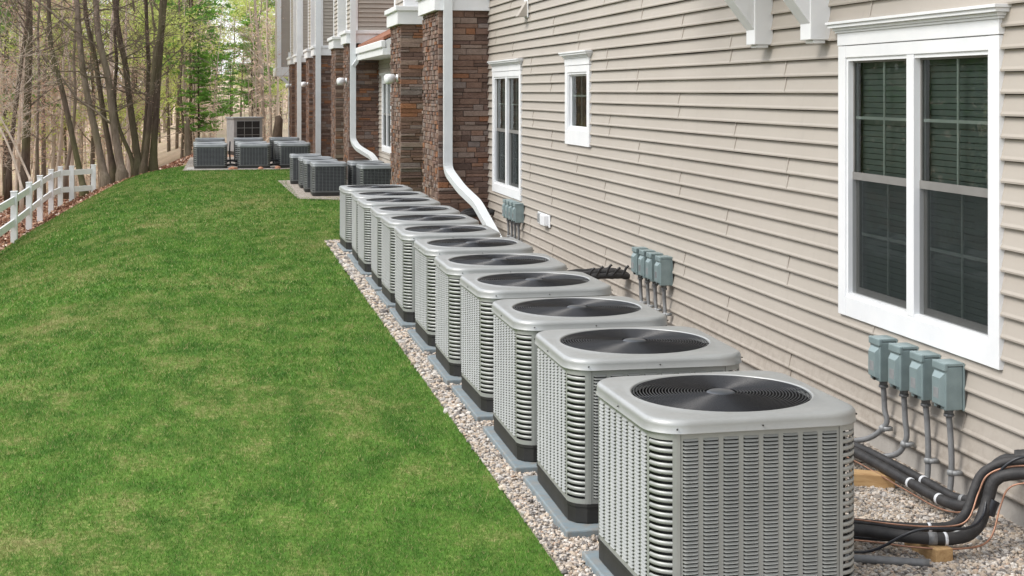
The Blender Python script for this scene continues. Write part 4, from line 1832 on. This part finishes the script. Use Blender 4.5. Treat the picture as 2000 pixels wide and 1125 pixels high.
# pipes of the far groups
for (x, lab) in ((.38, 'dark pipes and fittings between the left and middle far units'), (1.6, 'dark pipes and fittings between the middle and right far units')):
    t = thing('refrigerant_line', lab, 'pipe bundle')
    hose('insulated_pipe', [(x - .2, 41.9, .2), (x, 41.85, .24), (x + .2, 41.9, .2)], .03, M['foam'], 8, parent=t)
    hose('insulated_pipe', [(x - .15, 41.7, .1), (x, 41.65, .14), (x + .18, 41.75, .1)], .03, M['foam'], 8, parent=t)
    hose('insulated_pipe', [(x - .02, 42.0, .1), (x - .04, 42.05, .5), (x - .03, 42.1, .78)], .022, M['foam'], 8, parent=t)
b = MB()
for (x, y, s_) in ((.42, 41.25, .07), (.5, 41.3, .05), (.35, 41.2, .05), (1.2, 41.2, .06), (1.68, 41.4, .07)):
    b = MB()
    b.smooth = True
    m = []
    for i in range(5):
        for j in range(8):
            a = 2 * math.pi * j / 8
            th = math.pi * (i + .5) / 5
            rr_ = s_ * (1 + .25 * mnoise.noise(Vector((i, j, x * 9))))
            m.append((x + rr_ * math.sin(th) * math.cos(a) * 1.3, y + rr_ * math.sin(th) * math.sin(a), .03 + rr_ * math.cos(th)))
    b.add(m, [(i * 8 + j, i * 8 + (j + 1) % 8, (i + 1) * 8 + (j + 1) % 8, (i + 1) * 8 + j) for i in range(4) for j in range(8)])
    tag(b.build('rock', M['brick_red']), {.42: 'largest reddish stone in the gap between the left and middle far units', .5: 'small reddish stone right of the largest in the far gap',
        .35: 'small reddish stone left of the largest in the far gap', 1.2: 'reddish stone in front of the middle far unit', 1.68: 'reddish stone between the middle and right far units'}[x], 'stone')

# ------------------------------------------------------------------ fence
fence = thing('rail_fence', 'white two-rail post fence along the left edge of the lawn', 'fence', (0, 0, 0))
FP = [(-4.0, 12.6), (-4.0, 15.7), (-4.0, 18.8), (-4.02, 22.0), (-4.10, 25.0), (-4.13, 28.3), (-4.17, 31.48), (-4.25, 34.56), (-4.32, 37.23), (-4.37, 40.1), (-4.28, 41.55), (-4.0, 41.8), (-3.46, 42.4)]
fz = []
for i, (x, y) in enumerate(FP):
    zt = .135
    zb = terrain(x, y) - .15
    b = MB()
    s_ = .065
    b.bbox(x - s_, x + s_, y - s_, y + s_, zb, zt - .01, .006)
    b.bbox(x - s_ - .008, x + s_ + .008, y - s_ - .008, y + s_ + .008, zt - .018, zt, .004)
    b.build('post', M['white'], fence)
for (a, c) in zip(FP, FP[1:]):
    for z in (-.05, -.52):
        b = MB()
        b.obox((a[0], a[1], z), (c[0], c[1], z), .14, .04)
        v = Vector((c[0] - a[0], c[1] - a[1], 0)).normalized()
        n_ = Vector((-v.y, v.x, 0)) * .02
        b = MB()
        vs = []
        for (p, sg) in ((a, .05), (c, -.05)):
            q = Vector((p[0], p[1], 0)) + v * sg
            for (w_, dz) in ((-1, -.075), (1, -.075), (1, .075), (-1, .075)):
                vs.append(tuple(q + n_ * w_ + Vector((0, 0, z + dz))))
        b.add(vs, [(0, 1, 2, 3), (7, 6, 5, 4), (0, 4, 5, 1), (1, 5, 6, 2), (2, 6, 7, 3), (3, 7, 4, 0)])
        b.build('rail', M['white'], fence)


# ------------------------------------------------------------------ trees
def pix(x, y, d):
    """world point on the ray of the measured direction (x, y of the 2000 px photo), at depth d"""
    c, s = math.cos(YAW), math.sin(YAW)
    u = (x - 1000) * d / 2800
    return Vector((u * c + d * s, -u * s + d * c, CAMH - (y - 178) * d / 2800))


def twig(b, p, d, l, r, depth, rg, seg=4, nmin=3):
    """one wandering branch with finer ones"""
    pts = [p.copy()]
    rad = [r]
    q = p.copy()
    dd = d.normalized()
    for i in range(seg):
        dd = (dd + Vector((rg.gauss(0, .16), rg.gauss(0, .16), rg.gauss(.03, .14)))).normalized()
        q = q + dd * l / seg
        pts.append(q.copy())
        rad.append(max(.004, r * (1 - .8 * (i + 1) / seg)))
    b.tube(pts, rad, 5 if r > .03 else 3, False)
    tips = [pts[-1], pts[-2]]
    if depth > 0:
        for i in range(1, len(pts)):
            for _ in range(rg.choice((1, 1, 2))):
                nd = (dd + Vector((rg.gauss(0, .75), rg.gauss(0, .75), rg.gauss(.15, .5)))).normalized()
                tips += twig(b, pts[i], nd, l * rg.uniform(.35, .6), rad[i] * .55, depth - 1, rg, 3)
    return tips


def leaf_quads(b, pts, per, spread, size, rg, flat=False):
    for p in pts:
        for _ in range(per):
            c = Vector((p.x + rg.gauss(0, spread), p.y + rg.gauss(0, spread), p.z + rg.gauss(0, spread * (.35 if flat else .7))))
            s_ = size * rg.uniform(.5, 1.4)
            u = Vector((rg.gauss(0, 1), rg.gauss(0, 1), rg.gauss(0, .6))).normalized() * s_
            v = Vector((rg.gauss(0, 1), rg.gauss(0, 1), rg.gauss(0, 1))).cross(u).normalized() * s_ * .45
            b.add([tuple(c - u), tuple(c + v), tuple(c + u), tuple(c - v)], [(0, 1, 2, 3)])


# the leaning trunks beside the lawn, seen one by one (x, y in the photo; width px)
T = [
    ([(164, 372), (156, 335), (136, 242), (121, 175), (104, 115), (97, 60), (95, 0), (92, -90), (96, -200)], 11, 41, 'dark leaning trunk rising just behind the white fence corner', 'bark'),
    ([(206, 352), (199, 320), (187, 260), (172, 193), (160, 121), (153, 45), (150, 0), (143, -90), (146, -210)], 14, 42.5, 'mossy grey-green leaning trunk right of the fence end, leftmost of its clump', 'bark_mid'),
    ([(222, 340), (214, 290), (205, 240), (196, 181), (184, 106), (169, 39), (165, 0), (150, -90), (146, -190)], 11, 43.4, 'slim brown trunk squeezed between two thicker mossy trunks', 'bark'),
    ([(238, 338), (233, 310), (222, 242), (211, 151), (193, 75), (187, 0), (180, -90), (186, -200)], 15, 42.6, 'thick mossy trunk leaning left with a broad pale base', 'bark_mid'),
    ([(262, 328), (254, 300), (239, 266), (228, 230), (224, 181), (228, 120), (224, 60), (231, 0), (238, -90)], 8, 43.5, 'thin stem curving up out of the left side of the forked clump', 'bark'),
    ([(272, 330), (268, 300), (257, 227), (250, 170), (245, 127), (233, 69), (224, 0), (216, -80), (220, -180)], 13, 43.2, 'tall stem of the forked clump leaning steadily to the left', 'bark'),
    ([(280, 330), (286, 290), (293, 220), (298, 160), (303, 115), (312, 60), (315, 10), (323, -90)], 11, 42.9, 'inner stem of the forked clump leaning right and crossing the rightmost one', 'bark'),
    ([(299, 330), (301, 280), (305, 220), (309, 151), (313, 100), (318, 40), (322, 0), (334, -90), (330, -200)], 13, 43.4, 'rightmost stem of the forked clump, next to the bright clearing', 'bark'),
    ([(277, 330), (281, 285), (287, 211), (290, 127), (287, 60), (285, 0), (280, -90), (284, -180)], 9, 43.8, 'straight upright stem in the middle of the forked clump', 'bark'),
    ([(48, 352), (50, 300), (53, 211), (56, 121), (57, 60), (56, 0), (50, -100), (55, -220)], 16, 47, 'big dark trunk with rough bark near the left edge of the wood', 'bark'),
    ([(16, 350), (20, 300), (30, 211), (38, 151), (48, 75), (58, 10), (66, -80)], 9, 46, 'slim dark trunk left of the big rough one, leaning right', 'bark'),
    ([(72, 350), (73, 240), (76, 150), (74, 60), (78, 0), (84, -90)], 6, 50, 'thin straight pole between the big rough trunk and the leaning one', 'bark_mid'),
    ([(128, 345), (140, 270), (147, 190), (144, 110), (150, 20), (148, -80)], 7, 52, 'thin mossy pole behind the leaning trunks', 'bark_mid'),
    ([(-20, 215), (10, 270), (33, 330), (42, 368)][::-1], 5, 37, 'pale bare stem leaning over the fence from the right', 'bark_pale'),
    ([(-28, 180), (18, 260), (50, 330), (60, 352)][::-1], 5, 38.5, 'second pale bare stem leaning parallel over the fence', 'bark_pale'),
    ([(355, 322), (357, 240), (352, 170), (356, 90), (350, 10), (352, -90)], 5, 60, 'slim brown stem between the clearing and the far units', 'bark_mid'),
    ([(368, 318), (366, 270), (365, 230)], 14, 58, 'stout broken stump of a trunk beside the far units', 'bark_mid'),
]
rg = random.Random(21)
for k, (pp, wpx, d, lab, mt) in enumerate(T):
    pts = [pix(x, y, d + .15 * i) for i, (x, y) in enumerate(pp)]
    root = thing('bare_tree' if k not in (16,) else 'tree_stump', lab, 'tree' if k != 16 else 'tree stump', tuple(pts[0]), 0, 'trunks beside the lawn')
    loc = pts[0].copy()
    path = smooth_pts([p - loc for p in pts], 4)
    r0 = wpx / 2 * d / 2800
    n = len(path)
    rad = []
    for i in range(n):
        f = i / (n - 1)
        flare = 1 + .55 * math.exp(-f * 22)
        rad.append(r0 * flare * (1.08 - .42 * f) * (1 + .05 * mnoise.noise(Vector((i * .7, k, 0)))))
    b = MB()
    b.smooth = True
    foot = path[0] + Vector((0, 0, -.8))
    b.tube([foot] + path, [rad[0] * 1.15] + rad, 9)
    b.build('trunk', M[mt], root)
    if k == 16:
        continue
    b = MB()
    b.smooth = True
    tips = []
    thick = wpx > 8
    nb = 13 if thick else (9 if wpx > 5 else 6)
    for j in range(nb):
        i = int(n * rg.uniform(.30 if thick else .25, .99))
        i = min(n - 1, i)
        a = rg.uniform(0, 6.28)
        dd = Vector((math.cos(a), math.sin(a) * .6, rg.uniform(-.1, .9)))
        tips += twig(b, path[i], dd, rg.uniform(1.0, 2.6) * (1 if thick else .6), rad[i] * .3, 2, rg, 5)
    top = path[-1]
    for j in range(5):
        a = rg.uniform(0, 6.28)
        tips += twig(b, top, Vector((math.cos(a) * .6, math.sin(a) * .6, 1)), rg.uniform(1.5, 3), rad[-1] * .7, 2, rg, 5)
    b.build('branches', M['bark_mid' if mt == 'bark' else mt], root)
    b = MB()
    leaf_quads(b, tips[::2], 1, .09, .022, rg)
    b.build('buds', M['buds'], root)

# two long boughs that cross the left of the wood
for (pp, r_, lab) in (([(148, 62), (120, 40), (90, 14), (66, -2), (40, -20)], .045, 'long dark bough crossing high in front of the left trunks'),
                      ([(215, 240), (185, 215), (150, 190), (112, 140), (60, 80), (20, 40), (-20, -5)], .035, 'long thin bough arching from the mossy trunks to the left edge')):
    b = MB()
    b.smooth = True
    path = smooth_pts([pix(x, y, 41.5) for x, y in pp], 5)
    b.tube(path, [r_ * (1 - .6 * i / len(path)) for i in range(len(path))], 6)
    for i in range(3, len(path), 2):
        twig(b, path[i], Vector((rg.gauss(-.3, .6), rg.gauss(0, .4), rg.gauss(0, .6))), rg.uniform(.4, 1.1), .012, 1, rg, 4)
    tag(b.build('fallen_bough', M['bark_mid']), lab, 'bough')


# background trees: a few prototypes copied among the wood
def bare_proto(seed, h, r, mt, leafm, nleaf, lsize, spread, lean=.05):
    rg = random.Random(seed)
    root = thing('background_tree', 'x', 'tree')
    b = MB()
    b.smooth = True
    pts = [Vector((0, 0, -.6))]
    for i in range(1, 12):
        f = i / 11
        pts.append(Vector((lean * h * f + .25 * mnoise.noise(Vector((f * 3, seed, 0))) * f * 3, .25 * mnoise.noise(Vector((f * 3, seed, 7))) * f * 3, h * f)))
    rad = [r * (1.15 - .95 * i / 11) for i in range(12)]
    b.tube(pts, rad, 6, False)
    b.build('trunk', M[mt], root)
    b = MB()
    b.smooth = True
    tips = []
    for j in range(22):
        f = rg.uniform(.16, 1)
        i = int(f * 11)
        a = rg.uniform(0, 6.28)
        dd = Vector((math.cos(a), math.sin(a), rg.uniform(.1, 1.0)))
        tips += twig(b, pts[i], dd, h * .17 * rg.uniform(.6, 1.3) * (1.2 - .6 * f), max(.008, rad[i] * .32), 2 if j % 2 else 1, rg, 4)
    b.build('branches', M[mt], root)
    b = MB()
    leaf_quads(b, tips, nleaf, spread, lsize, rg)
    b.build('crown', M[leafm], root)
    return root


def pine_proto(seed, h, r, bare=.35):
    rg = random.Random(seed)
    root = thing('pine_tree', 'x', 'pine')
    b = MB()
    b.smooth = True
    b.tube([(0, 0, -.6), (0.03, 0, h * .3), (-.05, .02, h * .65), (0, 0, h)], [r, r * .85, r * .5, .02], 7, False)
    b.build('trunk', M['bark'], root)
    bb = MB()
    bb.smooth = True
    c = MB()
    z = h * bare
    while z < h * .99:
        f = (z - h * bare) / (h * (1 - bare))
        L = h * .2 * (1 - f) ** .7 + .35
        for _ in range(rg.choice((3, 4, 5))):
            if rg.random() < .12:
                continue
            a = rg.uniform(0, 6.28)
            l = L * rg.uniform(.45, 1.15)
            e = Vector((math.cos(a) * l, math.sin(a) * l, z + l * rg.uniform(-.08, .22)))
            s_ = Vector((0, 0, z))
            mid = (s_ + e) / 2 + Vector((0, 0, -.06 * l))
            bb.tube([s_, mid, e], [.03 * (1 - f * .6), .018, .006], 4, False)
            # flat plates of needle tufts on the outer part of the limb
            nn = int(12 + l * 13)
            for q in range(nn):
                t = rg.uniform(.3, 1.05)
                p = s_.lerp(e, t) + Vector((rg.gauss(0, .17), rg.gauss(0, .17), rg.gauss(.03, .05))) * (.6 + l * .25)
                for _2 in range(4):
                    u = Vector((rg.gauss(0, 1), rg.gauss(0, 1), rg.gauss(.45, .45))).normalized() * rg.uniform(.1, .24)
                    v = u.cross(Vector((rg.gauss(0, 1), rg.gauss(0, 1), rg.gauss(0, 1)))).normalized() * .034
                    c.add([tuple(p - v), tuple(p + v), tuple(p + u + v * .4), tuple(p + u - v * .4)], [(0, 1, 2, 3)])
        z += h * .024 * rg.uniform(.7, 1.4)
    bb.build('branches', M['bark'], root)
    c.build('crown', M['needles'], root)
    return root


bare = [bare_proto(1, 13, .12, 'bark_pale', 'buds', 1, .045, .12), bare_proto(2, 15, .11, 'bark_pale', 'buds', 1, .05, .14, -.03),
        bare_proto(3, 11, .08, 'bark_pale', 'buds', 2, .05, .16, .08), bare_proto(4, 16, .12, 'bark_pale', 'buds', 1, .05, .14, -.05),
        bare_proto(5, 12, .07, 'bark_pale', 'buds', 2, .05, .18, .02)]
young = [bare_proto(6, 10, .08, 'bark_mid', 'young', 6, .07, .26, .04), bare_proto(7, 13, .1, 'bark_mid', 'young', 6, .075, .32, -.04)]
pines = [pine_proto(8, 14, .17, .3), pine_proto(9, 11, .13, .2), pine_proto(10, 16, .19, .4)]


def place(protos, used, idx, x, y, s_, rz, lab, cat, grp):
    pr = protos[idx]
    if id(pr) in used:
        o = copy_tree(pr)
    else:
        used.add(id(pr))
        o = pr
    o.location = (x, y, terrain(x, y) - .1)
    o.scale = (s_, s_, s_ * rg.uniform(.9, 1.12))
    o.rotation_euler = (0, 0, rz)
    tag(o, lab, cat, grp)
    return o


used = set()
HUE = ['medium-sized pale-barked', 'pale-barked', 'short bud-reddened', 'tall stout', 'slender pale']
# left wood: behind the fence, then the back of the clearing
cnt = 0
spots = []
rg = random.Random(5)
def lateral(xpx, d):
    p = pix(xpx, 178, d)
    return p.x, p.y
for i in range(46):
    d = rg.uniform(54, 98)
    # denser on the left, thin in the clearing at x 310..350
    for _ in range(20):
        xp = rg.uniform(-80, 540)
        if 305 < xp < 350 and d < 90:
            continue
        if xp > 350 and (d < 62 or rg.random() < .5):
            continue
        if 425 < xp < 490:
            continue
        break
    spots.append((xp, d))
for i, (xp, d) in enumerate(spots):
    x, y = lateral(xp, d)
    k = rg.randrange(5)
    s_ = rg.uniform(.65, 1.15)
    if xp > 400:
        s_ *= .72
    place(bare, used, k, x, y, s_, rg.uniform(0, 6.28),
          HUE[k] + ' leafless tree standing among many like it in the wood', 'tree', HUE[k] + ' leafless trees in the wood')
ypos = [(312, 86, 0), (352, 96, 1), (375, 80, 0), (452, 95, 0), (515, 96, 1), (160, 80, 0), (290, 66, 1), (330, 74, 1), (300, 58, 1), (20, 62, 0), (85, 58, 1), (130, 66, 0), (180, 60, 1), (235, 70, 0), (262, 62, 1), (330, 84, 1), (345, 74, 0), (392, 88, 1), (470, 92, 0), (505, 80, 1), (530, 84, 0), (548, 90, 1), (300, 92, 1), (60, 76, 1), (-30, 60, 0), (335, 100, 0)]
for i, (xp, d, k) in enumerate(ypos):
    x, y = lateral(xp, d)
    place(young, used, k, x, y, rg.uniform(.8, 1.1) * (.8 if xp > 440 else 1), rg.uniform(0, 6.28), ['short', 'tall'][k] + ' tree hazy with yellow-green spring leaves in the wood', 'tree', ['short', 'tall'][k] + ' trees in fresh leaf')
for (xp, d, k, s_, lab) in ((374, 66, 0, .9, 'tall green pine behind the far units, left of the sky gap'),
                            (410, 74, 1, .5, 'low bushy pine behind the far units at the foot of the sky gap'),
                            (388, 60, 1, .42, 'bright green pine closest behind the leftmost far unit'),
                            (362, 76, 0, .82, 'slender pine at the right side of the bright clearing'),
                            (450, 84, 1, .36, 'smallest pine, low under the sky gap'),
                            (492, 80, 1, .6, 'small pine just right of the tall pale upright unit'),
                            (352, 88, 2, .8, 'dark pine at the back of the clearing'),
                            (502, 98, 2, .95, 'pine rising above the right end of the wood'),
                            (540, 92, 1, .95, 'pine next to the end of the building'),
                            (12, 60, 0, .9, 'pine in the wood at the far left edge'),
                            (265, 78, 2, .9, 'pine glimpsed through the forked clump'),
                            (300, 95, 1, 1.0, 'pine above the clearing, right of the forked clump'),
                            (110, 72, 2, .8, 'pine in the wood behind the fence corner')):
    x, y = lateral(xp, d)
    place(pines, used, k, x, y, s_, rg.uniform(0, 6.28), lab, 'pine', 'pines in the wood')


# the wood goes on to the left of the frame
rg = random.Random(77)
for i, (x, y) in enumerate([(-15, 14), (-19, 20), (-14, 26), (-18, 33), (-13.5, 38), (-21, 41), (-16, 8), (-24, 28), (-14, 47), (-12.5, 31)]):
    place(pines if i % 3 else young, used, i % 2, x, y, rg.uniform(.7, 1), rg.uniform(0, 6.28), 'tree of the wood standing outside the left edge of the picture', 'tree', 'trees left of the view')


# the far wood that reads as one mass: poles, twigs and leaf flecks
def far_wood():
    b = MB()
    rg = random.Random(33)
    for i in range(1000):
        d = rg.uniform(62, 135)
        xp = rg.uniform(-260, 640)
        if 425 < xp < 487 and rg.random() < .93:
            continue
        if (300 < xp < 352 and d < 95) or (xp > 525 and d < 80):
            continue
        x, y = lateral(xp, d)
        z = terrain(x, y) - .2
        h = rg.uniform(3, 13) * (1 if xp < 400 else .62)
        r = rg.uniform(.014, .05)
        lx, ly = rg.gauss(0, .06) * h, rg.gauss(0, .04) * h
        b.smooth = True
        b.tube([(x, y, z), (x + lx * .4 + rg.gauss(0, .1), y + ly * .4, z + h * .5), (x + lx, y + ly, z + h)], [r, r * .7, r * .25], 3, False)
        for q in range(5):
            f = rg.uniform(.2, 1)
            a = rg.uniform(0, 6.28)
            l = rg.uniform(.5, 1.6)
            p = Vector((x + lx * f, y + ly * f, z + h * f))
            e = p + Vector((math.cos(a) * l, math.sin(a) * l, l * rg.uniform(-.1, .9)))
            b.tube([p, (p + e) / 2 + Vector((0, 0, rg.gauss(0, .1))), e], [r * .4, r * .25, .004], 3, False)
    o = b.build('far_wood', M['bark_pale'])
    return tag(o, 'far mass of thin pale trunks and twigs beyond the nearer trees', 'wood', kind='stuff')


def brush():
    rg2 = np.random.default_rng(4)
    n = 120000
    d = rg2.uniform(58, 135, n)
    xp = rg2.uniform(-260, 640, n)
    keep = ~((xp > 425) & (xp < 487) & (rg2.uniform(0, 1, n) < .9))
    keep &= ~((xp > 303) & (xp < 352) & (d < 100))
    keep &= ~((xp > 530) & (d < 80))
    d, xp = d[keep], xp[keep]
    n = len(d)
    c, s = math.cos(YAW), math.sin(YAW)
    u = (xp - 1000) * d / 2800
    X, Y = u * c + d * s, -u * s + d * c
    gz = np.array([terrain(a, q) for a, q in zip(X, Y)])
    top = np.where(xp < 400, 9.0, 6.0)
    Z = gz + top * rg2.uniform(0, 1, n) ** 1.25
    # clump it
    keep = np.array([mnoise.noise(Vector((a * .35, q * .12, zz * .5))) for a, q, zz in zip(X, Y, Z)]) > -.05
    X, Y, Z = X[keep], Y[keep], Z[keep]
    n = len(X)
    P = np.stack([X, Y, Z], 1)
    U = rg2.normal(0, 1, (n, 3))
    U[:, 2] *= 1.1
    U /= np.linalg.norm(U, axis=1)[:, None]
    Vv = np.cross(U, rg2.normal(0, 1, (n, 3)))
    Vv /= np.linalg.norm(Vv, axis=1)[:, None]
    L = rg2.uniform(.05, .16, n)[:, None]
    V = np.stack([P - U * L, P + Vv * L * .22, P + U * L, P - Vv * L * .22], 1).reshape(-1, 3)
    F = np.arange(n * 4).reshape(-1, 4)
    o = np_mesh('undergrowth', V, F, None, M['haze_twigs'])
    return tag(o, 'tangle of dry twigs and last year leaves filling the wood', 'undergrowth', kind='stuff')


far_wood()
brush()


def fallen_leaves():
    r2 = np.random.default_rng(9)
    n = 60000
    Y = r2.uniform(20, 62, n)
    X = r2.uniform(-13, -.4, n)
    e = np.array([lawn_left(v) for v in Y])
    ok = np.where(Y < 44.6, X < e + .1 - .25 * r2.uniform(0, 1, n), Y > 49)
    X, Y = X[ok], Y[ok]
    n = len(X)
    Z = np.array([terrain(a, c) for a, c in zip(X, Y)]) - .03 + r2.uniform(0, .05, n)
    P = np.stack([X, Y, Z], 1)
    U = r2.normal(0, 1, (n, 3)) * (1, 1, .55)
    U /= np.linalg.norm(U, axis=1)[:, None]
    W_ = np.cross(U, r2.normal(0, 1, (n, 3)) * (.5, .5, 1))
    W_ /= np.linalg.norm(W_, axis=1)[:, None]
    L = r2.uniform(.03, .075, n)[:, None]
    V = np.stack([P - U * L, P + W_ * L * .6, P + U * L, P - W_ * L * .6], 1).reshape(-1, 3)
    o = np_mesh('fallen_leaves', V, np.arange(n * 4).reshape(-1, 4), r2.uniform(0, 1, n), M['leaves'])
    return tag(o, 'red-brown fallen leaves on the slope behind the white fence', 'leaf litter', kind='stuff')


fallen_leaves()


def thicket():  # unseen leaf mass, added so the window panes mirror grey-green
    r2 = np.random.default_rng(19)
    n = 45000
    X = -12.5 - np.abs(r2.normal(0, 4, n))
    Y = r2.uniform(0, 62, n)
    Z = -1.2 + 9 * r2.uniform(0, 1, n) ** 1.1
    k = np.array([mnoise.noise(Vector((a * .4, q * .3, zz * .35))) for a, q, zz in zip(X, Y, Z)]) > -.4
    k &= ~((Y > 34) & (X > -.149 * Y * 1.25 - 4))
    P = np.stack([X, Y, Z], 1)[k]
    n = len(P)
    U = r2.normal(0, 1, (n, 3))
    U /= np.linalg.norm(U, axis=1)[:, None]
    W_ = np.cross(U, r2.normal(0, 1, (n, 3)))
    W_ /= np.linalg.norm(W_, axis=1)[:, None]
    L = r2.uniform(.1, .3, n)[:, None]
    V = np.stack([P - U * L, P + W_ * L * .4, P + U * L, P - W_ * L * .4], 1).reshape(-1, 3)
    o = np_mesh('thicket', V, np.arange(n * 4).reshape(-1, 4), None, M['thicket'])
    return tag(o, 'unseen green leaf mass left of the lawn, added to be mirrored in the windows', 'thicket', kind='stuff')


thicket()

# low things among the brush by the end of the building
b = MB()
b.smooth = True
m = []
for i in range(7):
    for j in range(12):
        a = 2 * math.pi * j / 12
        th = math.pi * (i + .3) / 6.6
        q = 1 + .22 * mnoise.noise(Vector((i * .8, j * .8, 3)))
        m.append((2.12 + .42 * q * math.sin(th) * math.cos(a), 53 + .4 * q * math.sin(th) * math.sin(a), .1 + .36 * q * math.cos(th)))
b.add(m, [(i * 12 + j, i * 12 + (j + 1) % 12, (i + 1) * 12 + (j + 1) % 12, (i + 1) * 12 + j) for i in range(6) for j in range(12)])
tag(fixn(b.build('boulder', M['rock'])), 'pale boulder behind the far units near the end of the building', 'boulder')
b = MB()
b.smooth = True
b.tube([(2.32, 58, -.3), (2.34, 58, .5), (2.4, 58, 1.1), (2.36, 58, 1.25)], [.24, .2, .16, .09], 9)  # unidentified dark upright shape, only given a stump's form
tag(b.build('tree_stump', M['bark']), 'dark upright shape of unknown kind beyond the boulder by the end of the building', 'tree stump')
